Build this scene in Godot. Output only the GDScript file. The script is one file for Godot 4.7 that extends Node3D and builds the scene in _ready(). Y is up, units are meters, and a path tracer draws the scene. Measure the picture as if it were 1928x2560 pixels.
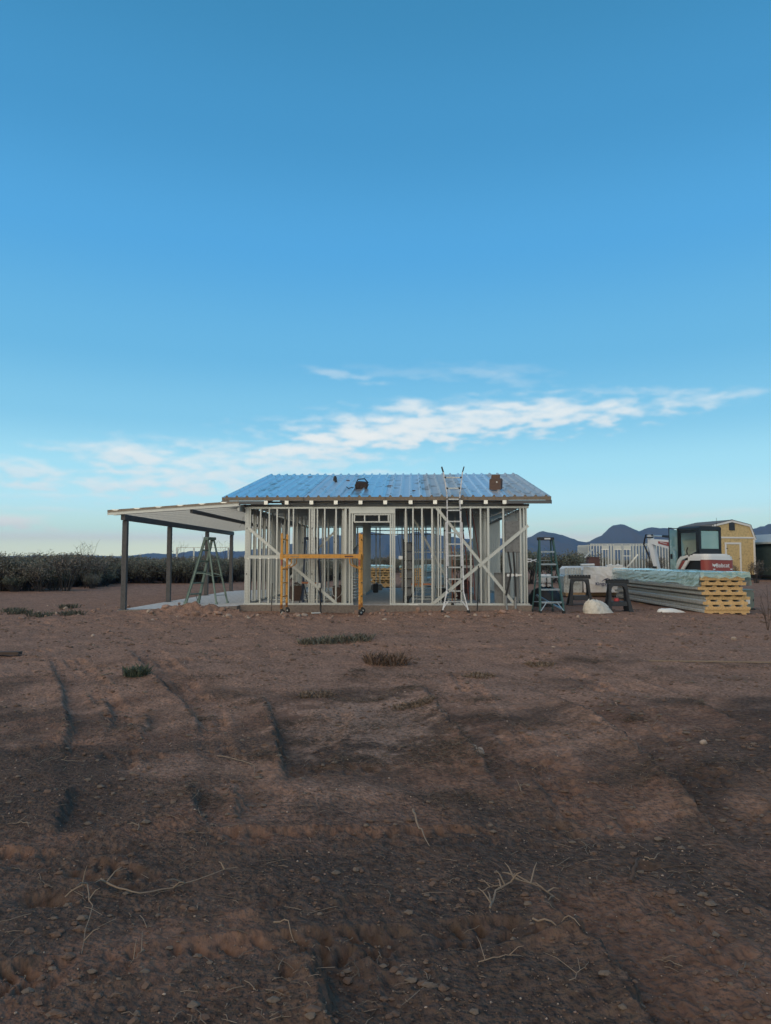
extends Node3D
# A steel framed house under construction on a desert lot at dusk.

class MB:
	var v := PackedVector3Array()
	var n := PackedVector3Array()
	var k := PackedColorArray()
	var col := Color(1, 1, 1)
	func add(p: Vector3, nn: Vector3) -> void:
		v.append(p); n.append(nn); k.append(col)
	func tri(a: Vector3, b: Vector3, c: Vector3, dir: Vector3) -> void:
		var nn := (c - a).cross(b - a).normalized()
		if nn.dot(dir) < 0.0:
			var s := b
			b = c
			c = s
			nn = -nn
		add(a, nn); add(b, nn); add(c, nn)
	func quad(a: Vector3, b: Vector3, c: Vector3, d: Vector3, dir: Vector3) -> void:
		tri(a, b, c, dir); tri(a, c, d, dir)
	func strip(a: Vector3, b: Vector3, c: Vector3, d: Vector3, na: Vector3, nb: Vector3, nc: Vector3, nd: Vector3) -> void:
		# a smooth quad; the order is turned so that its front agrees with the normals
		if (c - a).cross(b - a).dot(na + nb + nc + nd) < 0.0:
			add(a, na); add(c, nc); add(b, nb); add(a, na); add(d, nd); add(c, nc)
		else:
			add(a, na); add(b, nb); add(c, nc); add(a, na); add(c, nc); add(d, nd)
	func box(t: Transform3D, s: Vector3) -> void:
		var h := s * 0.5
		var p: Array[Vector3] = []
		for i in 8:
			p.append(t * Vector3(h.x if i & 1 else -h.x, h.y if i & 2 else -h.y, h.z if i & 4 else -h.z))
		quad(p[0], p[2], p[6], p[4], -t.basis.x); quad(p[1], p[3], p[7], p[5], t.basis.x)
		quad(p[0], p[1], p[5], p[4], -t.basis.y); quad(p[2], p[3], p[7], p[6], t.basis.y)
		quad(p[0], p[1], p[3], p[2], -t.basis.z); quad(p[4], p[5], p[7], p[6], t.basis.z)
	func bx(c: Vector3, s: Vector3) -> void:
		box(Transform3D(Basis(), c), s)
	func bar(p: Vector3, q: Vector3, w: float, d: float, side := Vector3.RIGHT) -> void:
		# a box along p..q, w wide along side, d deep
		var y := (q - p).normalized()
		var z := side.cross(y)
		if z.length() < 0.01:
			z = Vector3.FORWARD.cross(y)
		z = z.normalized()
		box(Transform3D(Basis(y.cross(z), y, z), (p + q) * 0.5), Vector3(w, (q - p).length(), d))
	func tube(pts: Array, r0: float, r1 := -1.0, sides := 8, caps := true) -> void:
		if r1 < 0.0:
			r1 = r0
		var rings := []
		var side := Vector3.ZERO
		for i in pts.size():
			var y: Vector3 = (pts[mini(i + 1, pts.size() - 1)] - pts[maxi(i - 1, 0)]).normalized()
			if side == Vector3.ZERO:
				side = y.cross(Vector3.UP if absf(y.y) < 0.9 else Vector3.RIGHT).normalized()
			else:
				side = (side - y * side.dot(y)).normalized()
			var other := y.cross(side)
			var r := lerpf(r0, r1, float(i) / maxf(pts.size() - 1, 1))
			var ring := []
			for j in sides:
				var a := TAU * j / sides
				var o := side * cos(a) + other * sin(a)
				ring.append([pts[i] + o * r, o])
			rings.append(ring)
		for i in pts.size() - 1:
			for j in sides:
				var a = rings[i][j]
				var b = rings[i][(j + 1) % sides]
				var c = rings[i + 1][(j + 1) % sides]
				var d = rings[i + 1][j]
				strip(a[0], b[0], c[0], d[0], a[1], b[1], c[1], d[1])
		if caps:
			for e in [0, pts.size() - 1]:
				var dir: Vector3 = (pts[0] - pts[1]) if e == 0 else (pts[e] - pts[e - 1])
				for j in sides:
					tri(pts[e], rings[e][j][0], rings[e][(j + 1) % sides][0], dir)
	func prism(poly: PackedVector2Array, t: Transform3D, depth: float) -> void:
		var p := poly.duplicate()
		var area := 0.0
		for i in p.size():
			area += p[i].cross(p[(i + 1) % p.size()])
		if area < 0.0:
			p.reverse()
		var ix := Geometry2D.triangulate_polygon(p)
		var h := depth * 0.5
		for s in [-1.0, 1.0]:
			for i in range(0, ix.size(), 3):
				tri(t * Vector3(p[ix[i]].x, p[ix[i]].y, h * s), t * Vector3(p[ix[i + 1]].x, p[ix[i + 1]].y, h * s), t * Vector3(p[ix[i + 2]].x, p[ix[i + 2]].y, h * s), t.basis.z * s)
		for i in p.size():
			var a := p[i]
			var b := p[(i + 1) % p.size()]
			var o := t.basis * Vector3(b.y - a.y, a.x - b.x, 0)
			quad(t * Vector3(a.x, a.y, -h), t * Vector3(b.x, b.y, -h), t * Vector3(b.x, b.y, h), t * Vector3(a.x, a.y, h), o)
	func lathe(profile: Array, t: Transform3D, sides := 16) -> void:
		# profile: Vector2(radius, height)
		for i in profile.size() - 1:
			var p: Vector2 = profile[i]
			var q: Vector2 = profile[i + 1]
			var nn := Vector2(q.y - p.y, p.x - q.x).normalized()
			for j in sides:
				var a := TAU * j / sides
				var b := TAU * (j + 1) / sides
				var ca := Vector3(cos(a), 0, sin(a))
				var cb := Vector3(cos(b), 0, sin(b))
				var up := Vector3.UP
				strip(t * (ca * p.x + up * p.y), t * (cb * p.x + up * p.y), t * (cb * q.x + up * q.y), t * (ca * q.x + up * q.y),
					t.basis * (ca * nn.x + up * nn.y), t.basis * (cb * nn.x + up * nn.y), t.basis * (cb * nn.x + up * nn.y), t.basis * (ca * nn.x + up * nn.y))
	func mesh() -> ArrayMesh:
		var a := []
		a.resize(Mesh.ARRAY_MAX)
		a[Mesh.ARRAY_VERTEX] = v
		a[Mesh.ARRAY_NORMAL] = n
		a[Mesh.ARRAY_COLOR] = k
		var m := ArrayMesh.new()
		m.add_surface_from_arrays(Mesh.PRIMITIVE_TRIANGLES, a)
		return m

var M := {}
var taken := {}
var rng := RandomNumberGenerator.new()
var na := FastNoiseLite.new()
var nb := FastNoiseLite.new()
var nc := FastNoiseLite.new()

func rf(a: float, b: float) -> float:
	return rng.randf_range(a, b)

func put(node: Node3D, called: String, parent: Node = self) -> Node3D:
	if parent == self:
		var c: int = taken.get(called, 0)
		taken[called] = c + 1
		node.name = called if c == 0 else "%s_%03d" % [called, c]
	else:
		node.name = called
	parent.add_child(node, true)
	return node

func mi(mesh: Mesh, m: Material, called: String, parent: Node = self) -> MeshInstance3D:
	var o := MeshInstance3D.new()
	o.mesh = mesh
	o.material_override = m
	put(o, called, parent)
	return o

func obj(mb: MB, m: Material, called: String, parent: Node = self) -> MeshInstance3D:
	return mi(mb.mesh(), m, called, parent)

func base(called: String, at: Vector3, turn := 0.0) -> Node3D:
	var o := Node3D.new()
	put(o, called)
	o.position = at
	o.rotation.y = turn
	return o

func tag(o: Node, label: String, category := "", group := "", kind := "") -> Node:
	o.set_meta("label", label)
	if category:
		o.set_meta("category", category)
	if group:
		o.set_meta("group", group)
	if kind:
		o.set_meta("kind", kind)
	return o

func structure(o: Node, label := "") -> Node:
	o.set_meta("kind", "structure")
	if label:
		o.set_meta("label", label)
	return o

func bar_part(p: Vector3, q: Vector3, w: float, d: float, m: Material, called: String, parent: Node, side := Vector3.RIGHT) -> MeshInstance3D:
	var b := MB.new()
	b.bar(p, q, w, d, side)
	return obj(b, m, called, parent)

func tube_part(pts: Array, r: float, m: Material, called: String, parent: Node = self, r1 := -1.0, sides := 8) -> MeshInstance3D:
	var b := MB.new()
	b.tube(pts, r, r1, sides)
	return obj(b, m, called, parent)

func box_part(c: Vector3, s: Vector3, m: Material, called: String, parent: Node = self) -> MeshInstance3D:
	var b := MB.new()
	var e := minf(minf(s.x, s.y), s.z) * 0.12
	# a box whose upright edges are chamfered
	if e > 0.004:
		var h := s * 0.5
		b.prism(PackedVector2Array([Vector2(-h.x + e, -h.y), Vector2(h.x - e, -h.y), Vector2(h.x, -h.y + e), Vector2(h.x, h.y - e), Vector2(h.x - e, h.y), Vector2(-h.x + e, h.y), Vector2(-h.x, h.y - e), Vector2(-h.x, -h.y + e)]), Transform3D(Basis(), c), s.z)
	else:
		b.bx(c, s)
	return obj(b, m, called, parent)

func lin(r: float, g: float, b: float) -> Color:
	return Color(r, g, b).linear_to_srgb()

func noise_tex(freq: float, octaves: int, ramp: Array, size := 512, seed_ := 1, kind := FastNoiseLite.TYPE_SIMPLEX_SMOOTH) -> NoiseTexture2D:
	var t := NoiseTexture2D.new()
	var f := FastNoiseLite.new()
	f.seed = seed_
	f.noise_type = kind
	f.frequency = freq
	f.fractal_octaves = octaves
	t.noise = f
	t.width = size
	t.height = size
	t.seamless = true
	t.seamless_blend_skirt = 0.25
	if ramp:
		var g := Gradient.new()
		var off := PackedFloat32Array()
		var cs := PackedColorArray()
		for r in ramp:
			off.append(r[0])
			cs.append(r[1])
		g.offsets = off
		g.colors = cs
		t.color_ramp = g
	return t

func normal_tex(freq: float, octaves: int, strength: float, size := 512, seed_ := 2, kind := FastNoiseLite.TYPE_SIMPLEX_SMOOTH) -> NoiseTexture2D:
	var t := noise_tex(freq, octaves, [], size, seed_, kind)
	t.as_normal_map = true
	t.bump_strength = strength
	return t

func mat(key: String, c: Color, rough: float, metal := 0.0) -> StandardMaterial3D:
	var m := StandardMaterial3D.new()
	m.albedo_color = c
	m.roughness = rough
	m.metallic = metal
	m.resource_name = key
	M[key] = m
	return m

func tri_tex(m: StandardMaterial3D, tex: Texture2D, scale: float, world := true, rough_tex: Texture2D = null) -> void:
	m.albedo_texture = tex
	m.uv1_triplanar = true
	m.uv1_world_triplanar = world
	m.uv1_scale = Vector3(scale, scale, scale)
	if rough_tex:
		m.roughness_texture = rough_tex

func materials() -> void:
	var grey := func(x: float) -> Color: return Color(x, x, x)
	var stain := noise_tex(0.012, 4, [[0.0, grey.call(0.80)], [0.45, grey.call(0.95)], [0.7, grey.call(1.0)], [1.0, grey.call(0.88)]], 512, 5)
	var spang := noise_tex(0.03, 2, [[0.0, grey.call(0.84)], [0.5, grey.call(1.0)], [1.0, grey.call(0.90)]], 512, 6, FastNoiseLite.TYPE_CELLULAR)
	M.stain = stain
	var g := mat("galvanised", lin(0.52, 0.54, 0.53), 0.40, 0.7)
	tri_tex(g, spang, 3.0)
	g = mat("galvanised_bright", lin(0.72, 0.72, 0.70), 0.32, 0.8)
	tri_tex(g, spang, 2.0)
	var mud := noise_tex(0.006, 5, [[0.0, Color(0.98, 1.0, 1.0)], [0.62, Color(0.96, 0.98, 1.0)], [0.72, Color(0.86, 0.84, 0.82)], [0.82, Color(0.70, 0.64, 0.58)], [1.0, Color(0.60, 0.52, 0.45)]], 1024, 12)
	for q in [["roof_steel", 0.30, 0.85], ["roof_steel_worn", 0.42, 0.8], ["roof_steel_dusty", 0.50, 0.6]]:
		g = mat(q[0], lin(0.80, 0.82, 0.83) if q[2] > 0.7 else lin(0.62, 0.60, 0.57), q[1], q[2])
		tri_tex(g, mud, 0.23)
	g = mat("panel_steel", lin(0.60, 0.61, 0.58), 0.45, 0.35)
	tri_tex(g, stain, 1.2)
	g = mat("foam", lin(0.64, 0.42, 0.19), 0.9)
	tri_tex(g, stain, 2.5)
	g = mat("foam_dirty", lin(0.29, 0.235, 0.18), 0.92)
	tri_tex(g, stain, 2.5)
	g = mat("fascia", lin(0.10, 0.105, 0.11), 0.5, 0.3)
	g = mat("post_steel", lin(0.085, 0.085, 0.088), 0.55, 0.25)
	tri_tex(g, stain, 1.6)
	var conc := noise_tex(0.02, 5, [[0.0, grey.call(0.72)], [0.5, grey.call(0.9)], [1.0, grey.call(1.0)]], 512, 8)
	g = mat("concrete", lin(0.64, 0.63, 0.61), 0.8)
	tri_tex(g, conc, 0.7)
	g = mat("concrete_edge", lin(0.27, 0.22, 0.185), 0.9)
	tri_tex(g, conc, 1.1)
	g = mat("scaffold_yellow", lin(0.66, 0.31, 0.05), 0.45)
	tri_tex(g, stain, 2.0)
	g = mat("plywood", lin(0.42, 0.28, 0.15), 0.8)
	tri_tex(g, stain, 2.0)
	mat("black_rubber", lin(0.015, 0.015, 0.016), 0.65)
	mat("black_plastic", lin(0.018, 0.019, 0.021), 0.55)
	g = mat("aluminium", lin(0.42, 0.44, 0.46), 0.36, 0.8)
	tri_tex(g, stain, 2.0)
	g = mat("fibreglass_green", lin(0.035, 0.10, 0.095), 0.5)
	tri_tex(g, stain, 2.0)
	g = mat("fibreglass_pale", lin(0.16, 0.23, 0.20), 0.55)
	tri_tex(g, stain, 2.0)
	g = mat("fibreglass_blue", lin(0.03, 0.05, 0.09), 0.5)
	g = mat("white_cloth", lin(0.66, 0.63, 0.56), 0.9)
	tri_tex(g, stain, 1.5)
	g = mat("white_wrap", lin(0.78, 0.76, 0.73), 0.6)
	mat("ink_blue", lin(0.02, 0.03, 0.10), 0.6)
	mat("white_paint", lin(0.72, 0.73, 0.73), 0.35)
	mat("red_paint", lin(0.30, 0.062, 0.052), 0.32)
	mat("dark_grille", lin(0.012, 0.012, 0.014), 0.6)
	mat("cab_black", lin(0.016, 0.018, 0.022), 0.45)
	g = mat("glass", Color(0.62, 0.80, 0.80, 0.5), 0.04)
	g.transparency = BaseMaterial3D.TRANSPARENCY_ALPHA
	g = mat("film", Color(0.66, 0.80, 0.76, 0.45), 0.16)
	g.transparency = BaseMaterial3D.TRANSPARENCY_ALPHA
	g = mat("shed_yellow", lin(0.62, 0.46, 0.22), 0.8)
	tri_tex(g, stain, 0.8)
	g = mat("shingle", lin(0.20, 0.205, 0.215), 0.9)
	tri_tex(g, noise_tex(0.08, 3, [[0.0, grey.call(0.6)], [1.0, grey.call(1.0)]], 256, 4), 1.5)
	mat("trim_white", lin(0.70, 0.69, 0.66), 0.6)
	g = mat("container_green", lin(0.035, 0.055, 0.05), 0.6)
	tri_tex(g, stain, 0.6)
	mat("pale_roof", lin(0.42, 0.47, 0.48), 0.5, 0.3)
	g = mat("panel_grey", lin(0.20, 0.205, 0.205), 0.5, 0.1)
	tri_tex(g, stain, 1.2)
	mat("conduit_grey", lin(0.22, 0.235, 0.24), 0.6)
	mat("pvc_white", lin(0.70, 0.70, 0.66), 0.45)
	mat("pex_red", lin(0.22, 0.07, 0.055), 0.5)
	mat("copper", lin(0.50, 0.20, 0.10), 0.35, 0.5)
	mat("orange_board", lin(0.55, 0.22, 0.10), 0.7)
	g = mat("cardboard", lin(0.125, 0.078, 0.06), 0.9)
	tri_tex(g, stain, 2.0)
	g = mat("rust_box", lin(0.10, 0.052, 0.045), 0.85)
	mat("cabinet_green", lin(0.13, 0.17, 0.155), 0.5)
	mat("wire_grey", lin(0.30, 0.31, 0.31), 0.6)
	mat("white_plastic", lin(0.68, 0.70, 0.70), 0.5)
	mat("red_cap", lin(0.42, 0.05, 0.05), 0.6)
	var bark := mat("twig_pale", lin(0.22, 0.165, 0.12), 0.9)
	bark.vertex_color_use_as_albedo = true
	mat("tool_leather", lin(0.035, 0.024, 0.020), 0.8)
	mat("twig_dark", lin(0.075, 0.05, 0.038), 0.95)
	mat("bark", lin(0.05, 0.042, 0.036), 0.95)
	var leaf := mat("scrub_leaf", Color(1, 1, 1), 0.8)
	leaf.vertex_color_use_as_albedo = true
	leaf.backlight_enabled = true
	leaf.backlight = Color(0.25, 0.25, 0.2)
	var rock := mat("rock", Color(1, 1, 1), 0.92)
	rock.vertex_color_use_as_albedo = true
	rock.albedo_texture = stain
	rock.uv1_triplanar = true
	rock.uv1_scale = Vector3(3, 3, 3)
	var soil := mat("soil", Color(1, 1, 1), 0.97)
	soil.vertex_color_use_as_albedo = true
	tri_tex(soil, noise_tex(0.035, 5, [[0.0, Color(0.66, 0.64, 0.63)], [0.42, Color(0.86, 0.85, 0.85)], [0.6, Color(0.97, 0.96, 0.95)], [1.0, Color(1, 1, 1)]], 1024, 31), 0.45)
	soil.normal_enabled = true
	soil.normal_texture = normal_tex(0.06, 5, 8.0, 1024, 33)
	soil.normal_scale = 1.0
	soil.metallic_specular = 0.2
	var mtn := mat("mountain", lin(0.085, 0.095, 0.095), 0.95)
	mtn.vertex_color_use_as_albedo = true

func _ready() -> void:
	rng.seed = 77
	na.seed = 3; na.frequency = 1.0; na.fractal_octaves = 4
	nb.seed = 9; nb.frequency = 1.0; nb.fractal_octaves = 2
	nc.seed = 21; nc.frequency = 1.0; nc.fractal_octaves = 1
	camera_and_light()
	materials()
	strokes_setup()
	ground()
	mountains()
	slabs()
	house()
	interior_things()
	patio_cover()
	roof_things()
	scaffold()
	ladders()
	panel_stacks()
	yard_things()
	excavator()
	shed()
	far_frames()
	scrub()
	stones_and_litter()

const CLOUDS := [[6.28, 10.79, 11.81, 1.57, 3.0, 0.95], [1.97, 12.17, 1.68, 0.60, 0.0, 0.80], [13.25, 11.04, 5.31, 1.12, 2.0, 0.70], [-0.11, 10.05, 6.72, 1.27, 6.0, 0.70], [-2.75, 9.22, 5.59, 0.97, 6.0, 0.75], [2.53, 9.67, 4.85, 0.52, 4.0, 0.70], [20.18, 11.24, 1.97, 0.67, 4.0, 0.50], [23.93, 11.63, 2.18, 0.64, -3.0, 0.50], [27.18, 11.85, 1.48, 0.45, -6.0, 0.40], [-3.52, 14.69, 2.79, 0.34, -9.0, 0.38], [1.78, 14.86, 4.11, 0.52, -4.0, 0.15], [8.55, 14.56, 3.29, 0.60, -14.0, 0.22], [10.40, 14.92, 2.53, 0.45, -6.0, 0.14], [-19.80, 7.72, 2.81, 1.27, 0.0, 0.90], [-22.91, 8.17, 3.49, 0.37, -2.0, 0.45], [-14.49, 8.73, 2.45, 0.56, -3.0, 0.50], [-10.15, 7.15, 9.77, 1.79, 8.0, 0.60], [-7.23, 8.32, 5.88, 0.82, 8.0, 0.60], [-27.33, 6.30, 2.36, 0.97, -4.0, 0.75], [-20.90, 5.57, 6.85, 0.41, 2.0, 0.60], [-18.26, 6.73, 5.39, 0.75, 4.0, 0.40], [-25.32, 4.65, 3.66, 0.22, 2.0, 0.40], [-27.81, 2.56, 2.48, 0.67, -3.0, 1.00], [-25.90, 3.68, 3.02, 0.22, 0.0, 0.35], [17.98, 2.97, 8.79, 0.30, 3.0, 0.30], [-14.79, 6.13, 6.29, 0.82, 4.0, 0.45], [-12.30, 5.28, 5.71, 0.37, 3.0, 0.35], [25.10, 3.37, 4.60, 0.26, 2.0, 0.20], [-4.98, 6.31, 6.67, 0.67, 5.0, 0.30]]
const CREST_NEAR := [[-0.2271, -0.00220], [-0.1822, 0.00453], [-0.1542, 0.01576], [-0.1419, 0.02138], [-0.1093, 0.02814], [-0.0727, 0.03433], [-0.0569, 0.03546], [-0.0304, 0.04053], [-0.0011, 0.03715], [0.0073, 0.03489], [0.0203, 0.03546], [0.0428, 0.03940], [0.0614, 0.03884], [0.0699, 0.03546], [0.1183, 0.03039], [0.1329, 0.02701], [0.1594, 0.03208], [0.1836, 0.02926], [0.2034, 0.03208], [0.2119, 0.03715], [0.2210, 0.04166], [0.2299, 0.03884], [0.2372, 0.03771], [0.2468, 0.03658], [0.2597, 0.03208], [0.2681, 0.02814], [0.2787, 0.02420], [0.2906, 0.02814], [0.3020, 0.03320], [0.3088, 0.03884], [0.3169, 0.04617], [0.3237, 0.04984], [0.3294, 0.05069], [0.3345, 0.05125], [0.3412, 0.04786], [0.3495, 0.04335], [0.3551, 0.03884], [0.3585, 0.03997], [0.3653, 0.04391], [0.3733, 0.04674], [0.3862, 0.04504], [0.4020, 0.04561], [0.4093, 0.04335], [0.4485, 0.03658], [0.4937, 0.03940], [0.5187, 0.04504], [0.5437, 0.05069], [0.5789, 0.05634], [0.6293, 0.04786], [0.6965, 0.03658], [0.8087, 0.02814], [0.9764, 0.00846], [1.0881, -0.00108]]
const CREST_FAR := [[-1.0477, -0.00108], [-0.8795, 0.00565], [-0.7109, 0.00846], [-0.5983, 0.00453], [-0.5420, 0.00509], [-0.5196, 0.00621], [-0.5117, 0.00453], [-0.4904, 0.00677], [-0.4729, 0.00621], [-0.4526, 0.00397], [-0.4235, 0.00677], [-0.3908, 0.00565], [-0.3621, 0.00509], [-0.3492, 0.00734], [-0.3262, 0.01014], [-0.3127, 0.00846], [-0.2913, 0.00902], [-0.2779, 0.01295], [-0.2588, 0.01295], [-0.2329, 0.01127], [-0.2211, 0.01520], [-0.2115, 0.01239], [-0.1992, 0.01295], [-0.1711, 0.01689], [-0.1260, 0.00902], [-0.0641, -0.00220]]

func camera_and_light() -> void:
	var cam := Camera3D.new()
	cam.name = "camera"
	add_child(cam)
	cam.position = Vector3(0, 1.55, 0)
	cam.rotation_degrees = Vector3(3.87, 0, 0)
	cam.fov = 71.6
	cam.near = 0.05
	cam.far = 30000.0
	cam.current = true
	var we := WorldEnvironment.new()
	we.name = "environment"
	var e := Environment.new()
	we.environment = e
	add_child(we)
	e.tonemap_mode = Environment.TONE_MAPPER_LINEAR
	e.tonemap_exposure = 1.85
	e.background_mode = Environment.BG_SKY
	e.sdfgi_enabled = true
	e.ssao_enabled = true
	e.ssil_enabled = true
	e.fog_enabled = true
	e.fog_density = 0.00020
	e.fog_light_color = Color(0.50, 0.72, 1.0)
	var sky := Sky.new()
	var pm := PanoramaSkyMaterial.new()
	pm.panorama = sky_picture()
	pm.energy_multiplier = 0.54
	sky.sky_material = pm
	e.sky = sky
	var sun := DirectionalLight3D.new()
	sun.name = "sun"
	add_child(sun)
	# low in the south-west, behind the camera and to its left, already soft in the dusk
	var az := deg_to_rad(38.0)
	var el := deg_to_rad(24.0)
	var to_sun := Vector3(-sin(az) * cos(el), sin(el), cos(az) * cos(el))
	sun.look_at_from_position(to_sun * 50.0, Vector3.ZERO)
	sun.light_energy = 0.5
	sun.light_color = Color(1.0, 0.86, 0.66)
	sun.light_angular_distance = 105.0
	sun.shadow_enabled = true

func sky_picture() -> ImageTexture:
	var w := 4096
	var h := 2048
	var im := Image.create(w, h, false, Image.FORMAT_RGBF)
	# elevation in degrees, linear colour
	var tab := [[-90.0, Vector3(0.20, 0.17, 0.15)], [-1.0, Vector3(0.20, 0.17, 0.15)], [-0.3, Vector3(1.05, 1.05, 0.72)], [1.0, Vector3(0.95, 1.04, 0.76)], [2.5, Vector3(0.66, 0.92, 0.84)], [4.5, Vector3(0.55, 0.90, 0.99)],
		[7.0, Vector3(0.42, 0.81, 0.97)], [11.0, Vector3(0.245, 0.61, 0.86)], [16.0, Vector3(0.155, 0.49, 0.79)], [24.0, Vector3(0.095, 0.395, 0.75)], [32.0, Vector3(0.066, 0.31, 0.60)], [40.0, Vector3(0.050, 0.255, 0.49)], [60.0, Vector3(0.038, 0.20, 0.39)], [90.0, Vector3(0.032, 0.17, 0.34)]]
	for y in h:
		var el := 90.0 - (y + 0.5) / h * 180.0
		var c: Vector3 = tab[-1][1]
		for i in tab.size() - 1:
			if el >= tab[i][0] and el <= tab[i + 1][0]:
				c = (tab[i][1] as Vector3).lerp(tab[i + 1][1], smoothstep(0.0, 1.0, (el - tab[i][0]) / (tab[i + 1][0] - tab[i][0])) * 0.5 + 0.5 * (el - tab[i][0]) / (tab[i + 1][0] - tab[i][0]))
				break
		im.fill_rect(Rect2i(0, y, w, 1), Color(c.x, c.y, c.z))
	var f := FastNoiseLite.new()
	f.seed = 4
	f.frequency = 0.11
	f.fractal_gain = 0.42
	f.domain_warp_enabled = true
	f.domain_warp_amplitude = 6.0
	f.domain_warp_frequency = 0.05
	f.fractal_octaves = 5
	var f2 := FastNoiseLite.new()
	f2.seed = 14
	f2.frequency = 0.05
	f2.fractal_octaves = 3
	# azimuth, elevation, half length, half height (degrees), tilt, strength
	var clouds := CLOUDS.duplicate()
	var r := RandomNumberGenerator.new()
	r.seed = 8
	for i in 26:   # the same kind of streaks go on round the horizon
		var a := r.randf_range(42.0, 318.0)
		clouds.append([a if a < 180.0 else a - 360.0, r.randf_range(2.0, 11.0), r.randf_range(4.0, 12.0), r.randf_range(0.5, 1.3), r.randf_range(-3.0, 6.0), r.randf_range(0.4, 0.8)])
	var y0 := int((90.0 - 17.5) / 180.0 * h)
	var y1 := int(90.3 / 180.0 * h)
	var rows := []
	for c in clouds:
		var xa := int((c[0] - c[2] * 1.9) / 360.0 * w)
		var xb := int((c[0] + c[2] * 1.9) / 360.0 * w)
		var reach: float = c[3] * 2.6 + absf(sin(deg_to_rad(c[4]))) * c[2] * 1.5 + 0.3
		var ya := clampi(int((90.0 - c[1] - reach) / 180.0 * h), y0, y1)
		var yb := clampi(int((90.0 - c[1] + reach) / 180.0 * h), y0, y1)
		var ct := cos(deg_to_rad(c[4]))
		var sn := sin(deg_to_rad(c[4]))
		for y in range(ya, yb):
			var el := 90.0 - (y + 0.5) / h * 180.0
			for xx in range(xa, xb):
				var x := posmod(xx, w)
				var az := (xx + 0.5) / w * 360.0
				var wob := f2.get_noise_2d(az * 8.0, el * 26.0)
				var da: float = az - c[0]
				var de: float = el - c[1] + wob * 0.55 * c[3]
				var u: float = (da * ct + de * sn) / c[2]
				var q: float = (-da * sn + de * ct) / c[3]
				if q < 0.0:
					q *= 1.45
				var d := u * u + q * q
				if d > 3.4:
					continue
				var n := f.get_noise_2d(az * 3.0, el * 11.0) * 0.5 + 0.5 + 0.35 * wob
				var a2 := smoothstep(0.10, 1.0, exp(-d * 0.7) * 0.92 + (n - 0.5) * 1.15 * exp(-d * 0.28)) * float(c[5])
				if a2 <= 0.003:
					continue
				var old := im.get_pixel(x, y)
				# lit from behind the camera: cream tops, cooler undersides
				var shade := clampf(0.5 + 0.55 * q, 0.0, 1.0)
				var cc := Color(0.70, 0.82, 0.88).lerp(Color(0.90, 0.93, 0.92), shade)
				if el < 4.0:
					cc = cc.lerp(Color(0.80, 0.76, 0.66), (4.0 - el) / 4.0)
				im.set_pixel(x, y, old.lerp(cc, a2 * 0.86))
	return ImageTexture.create_from_image(im)

var edges := []
var tracks := []

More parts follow.
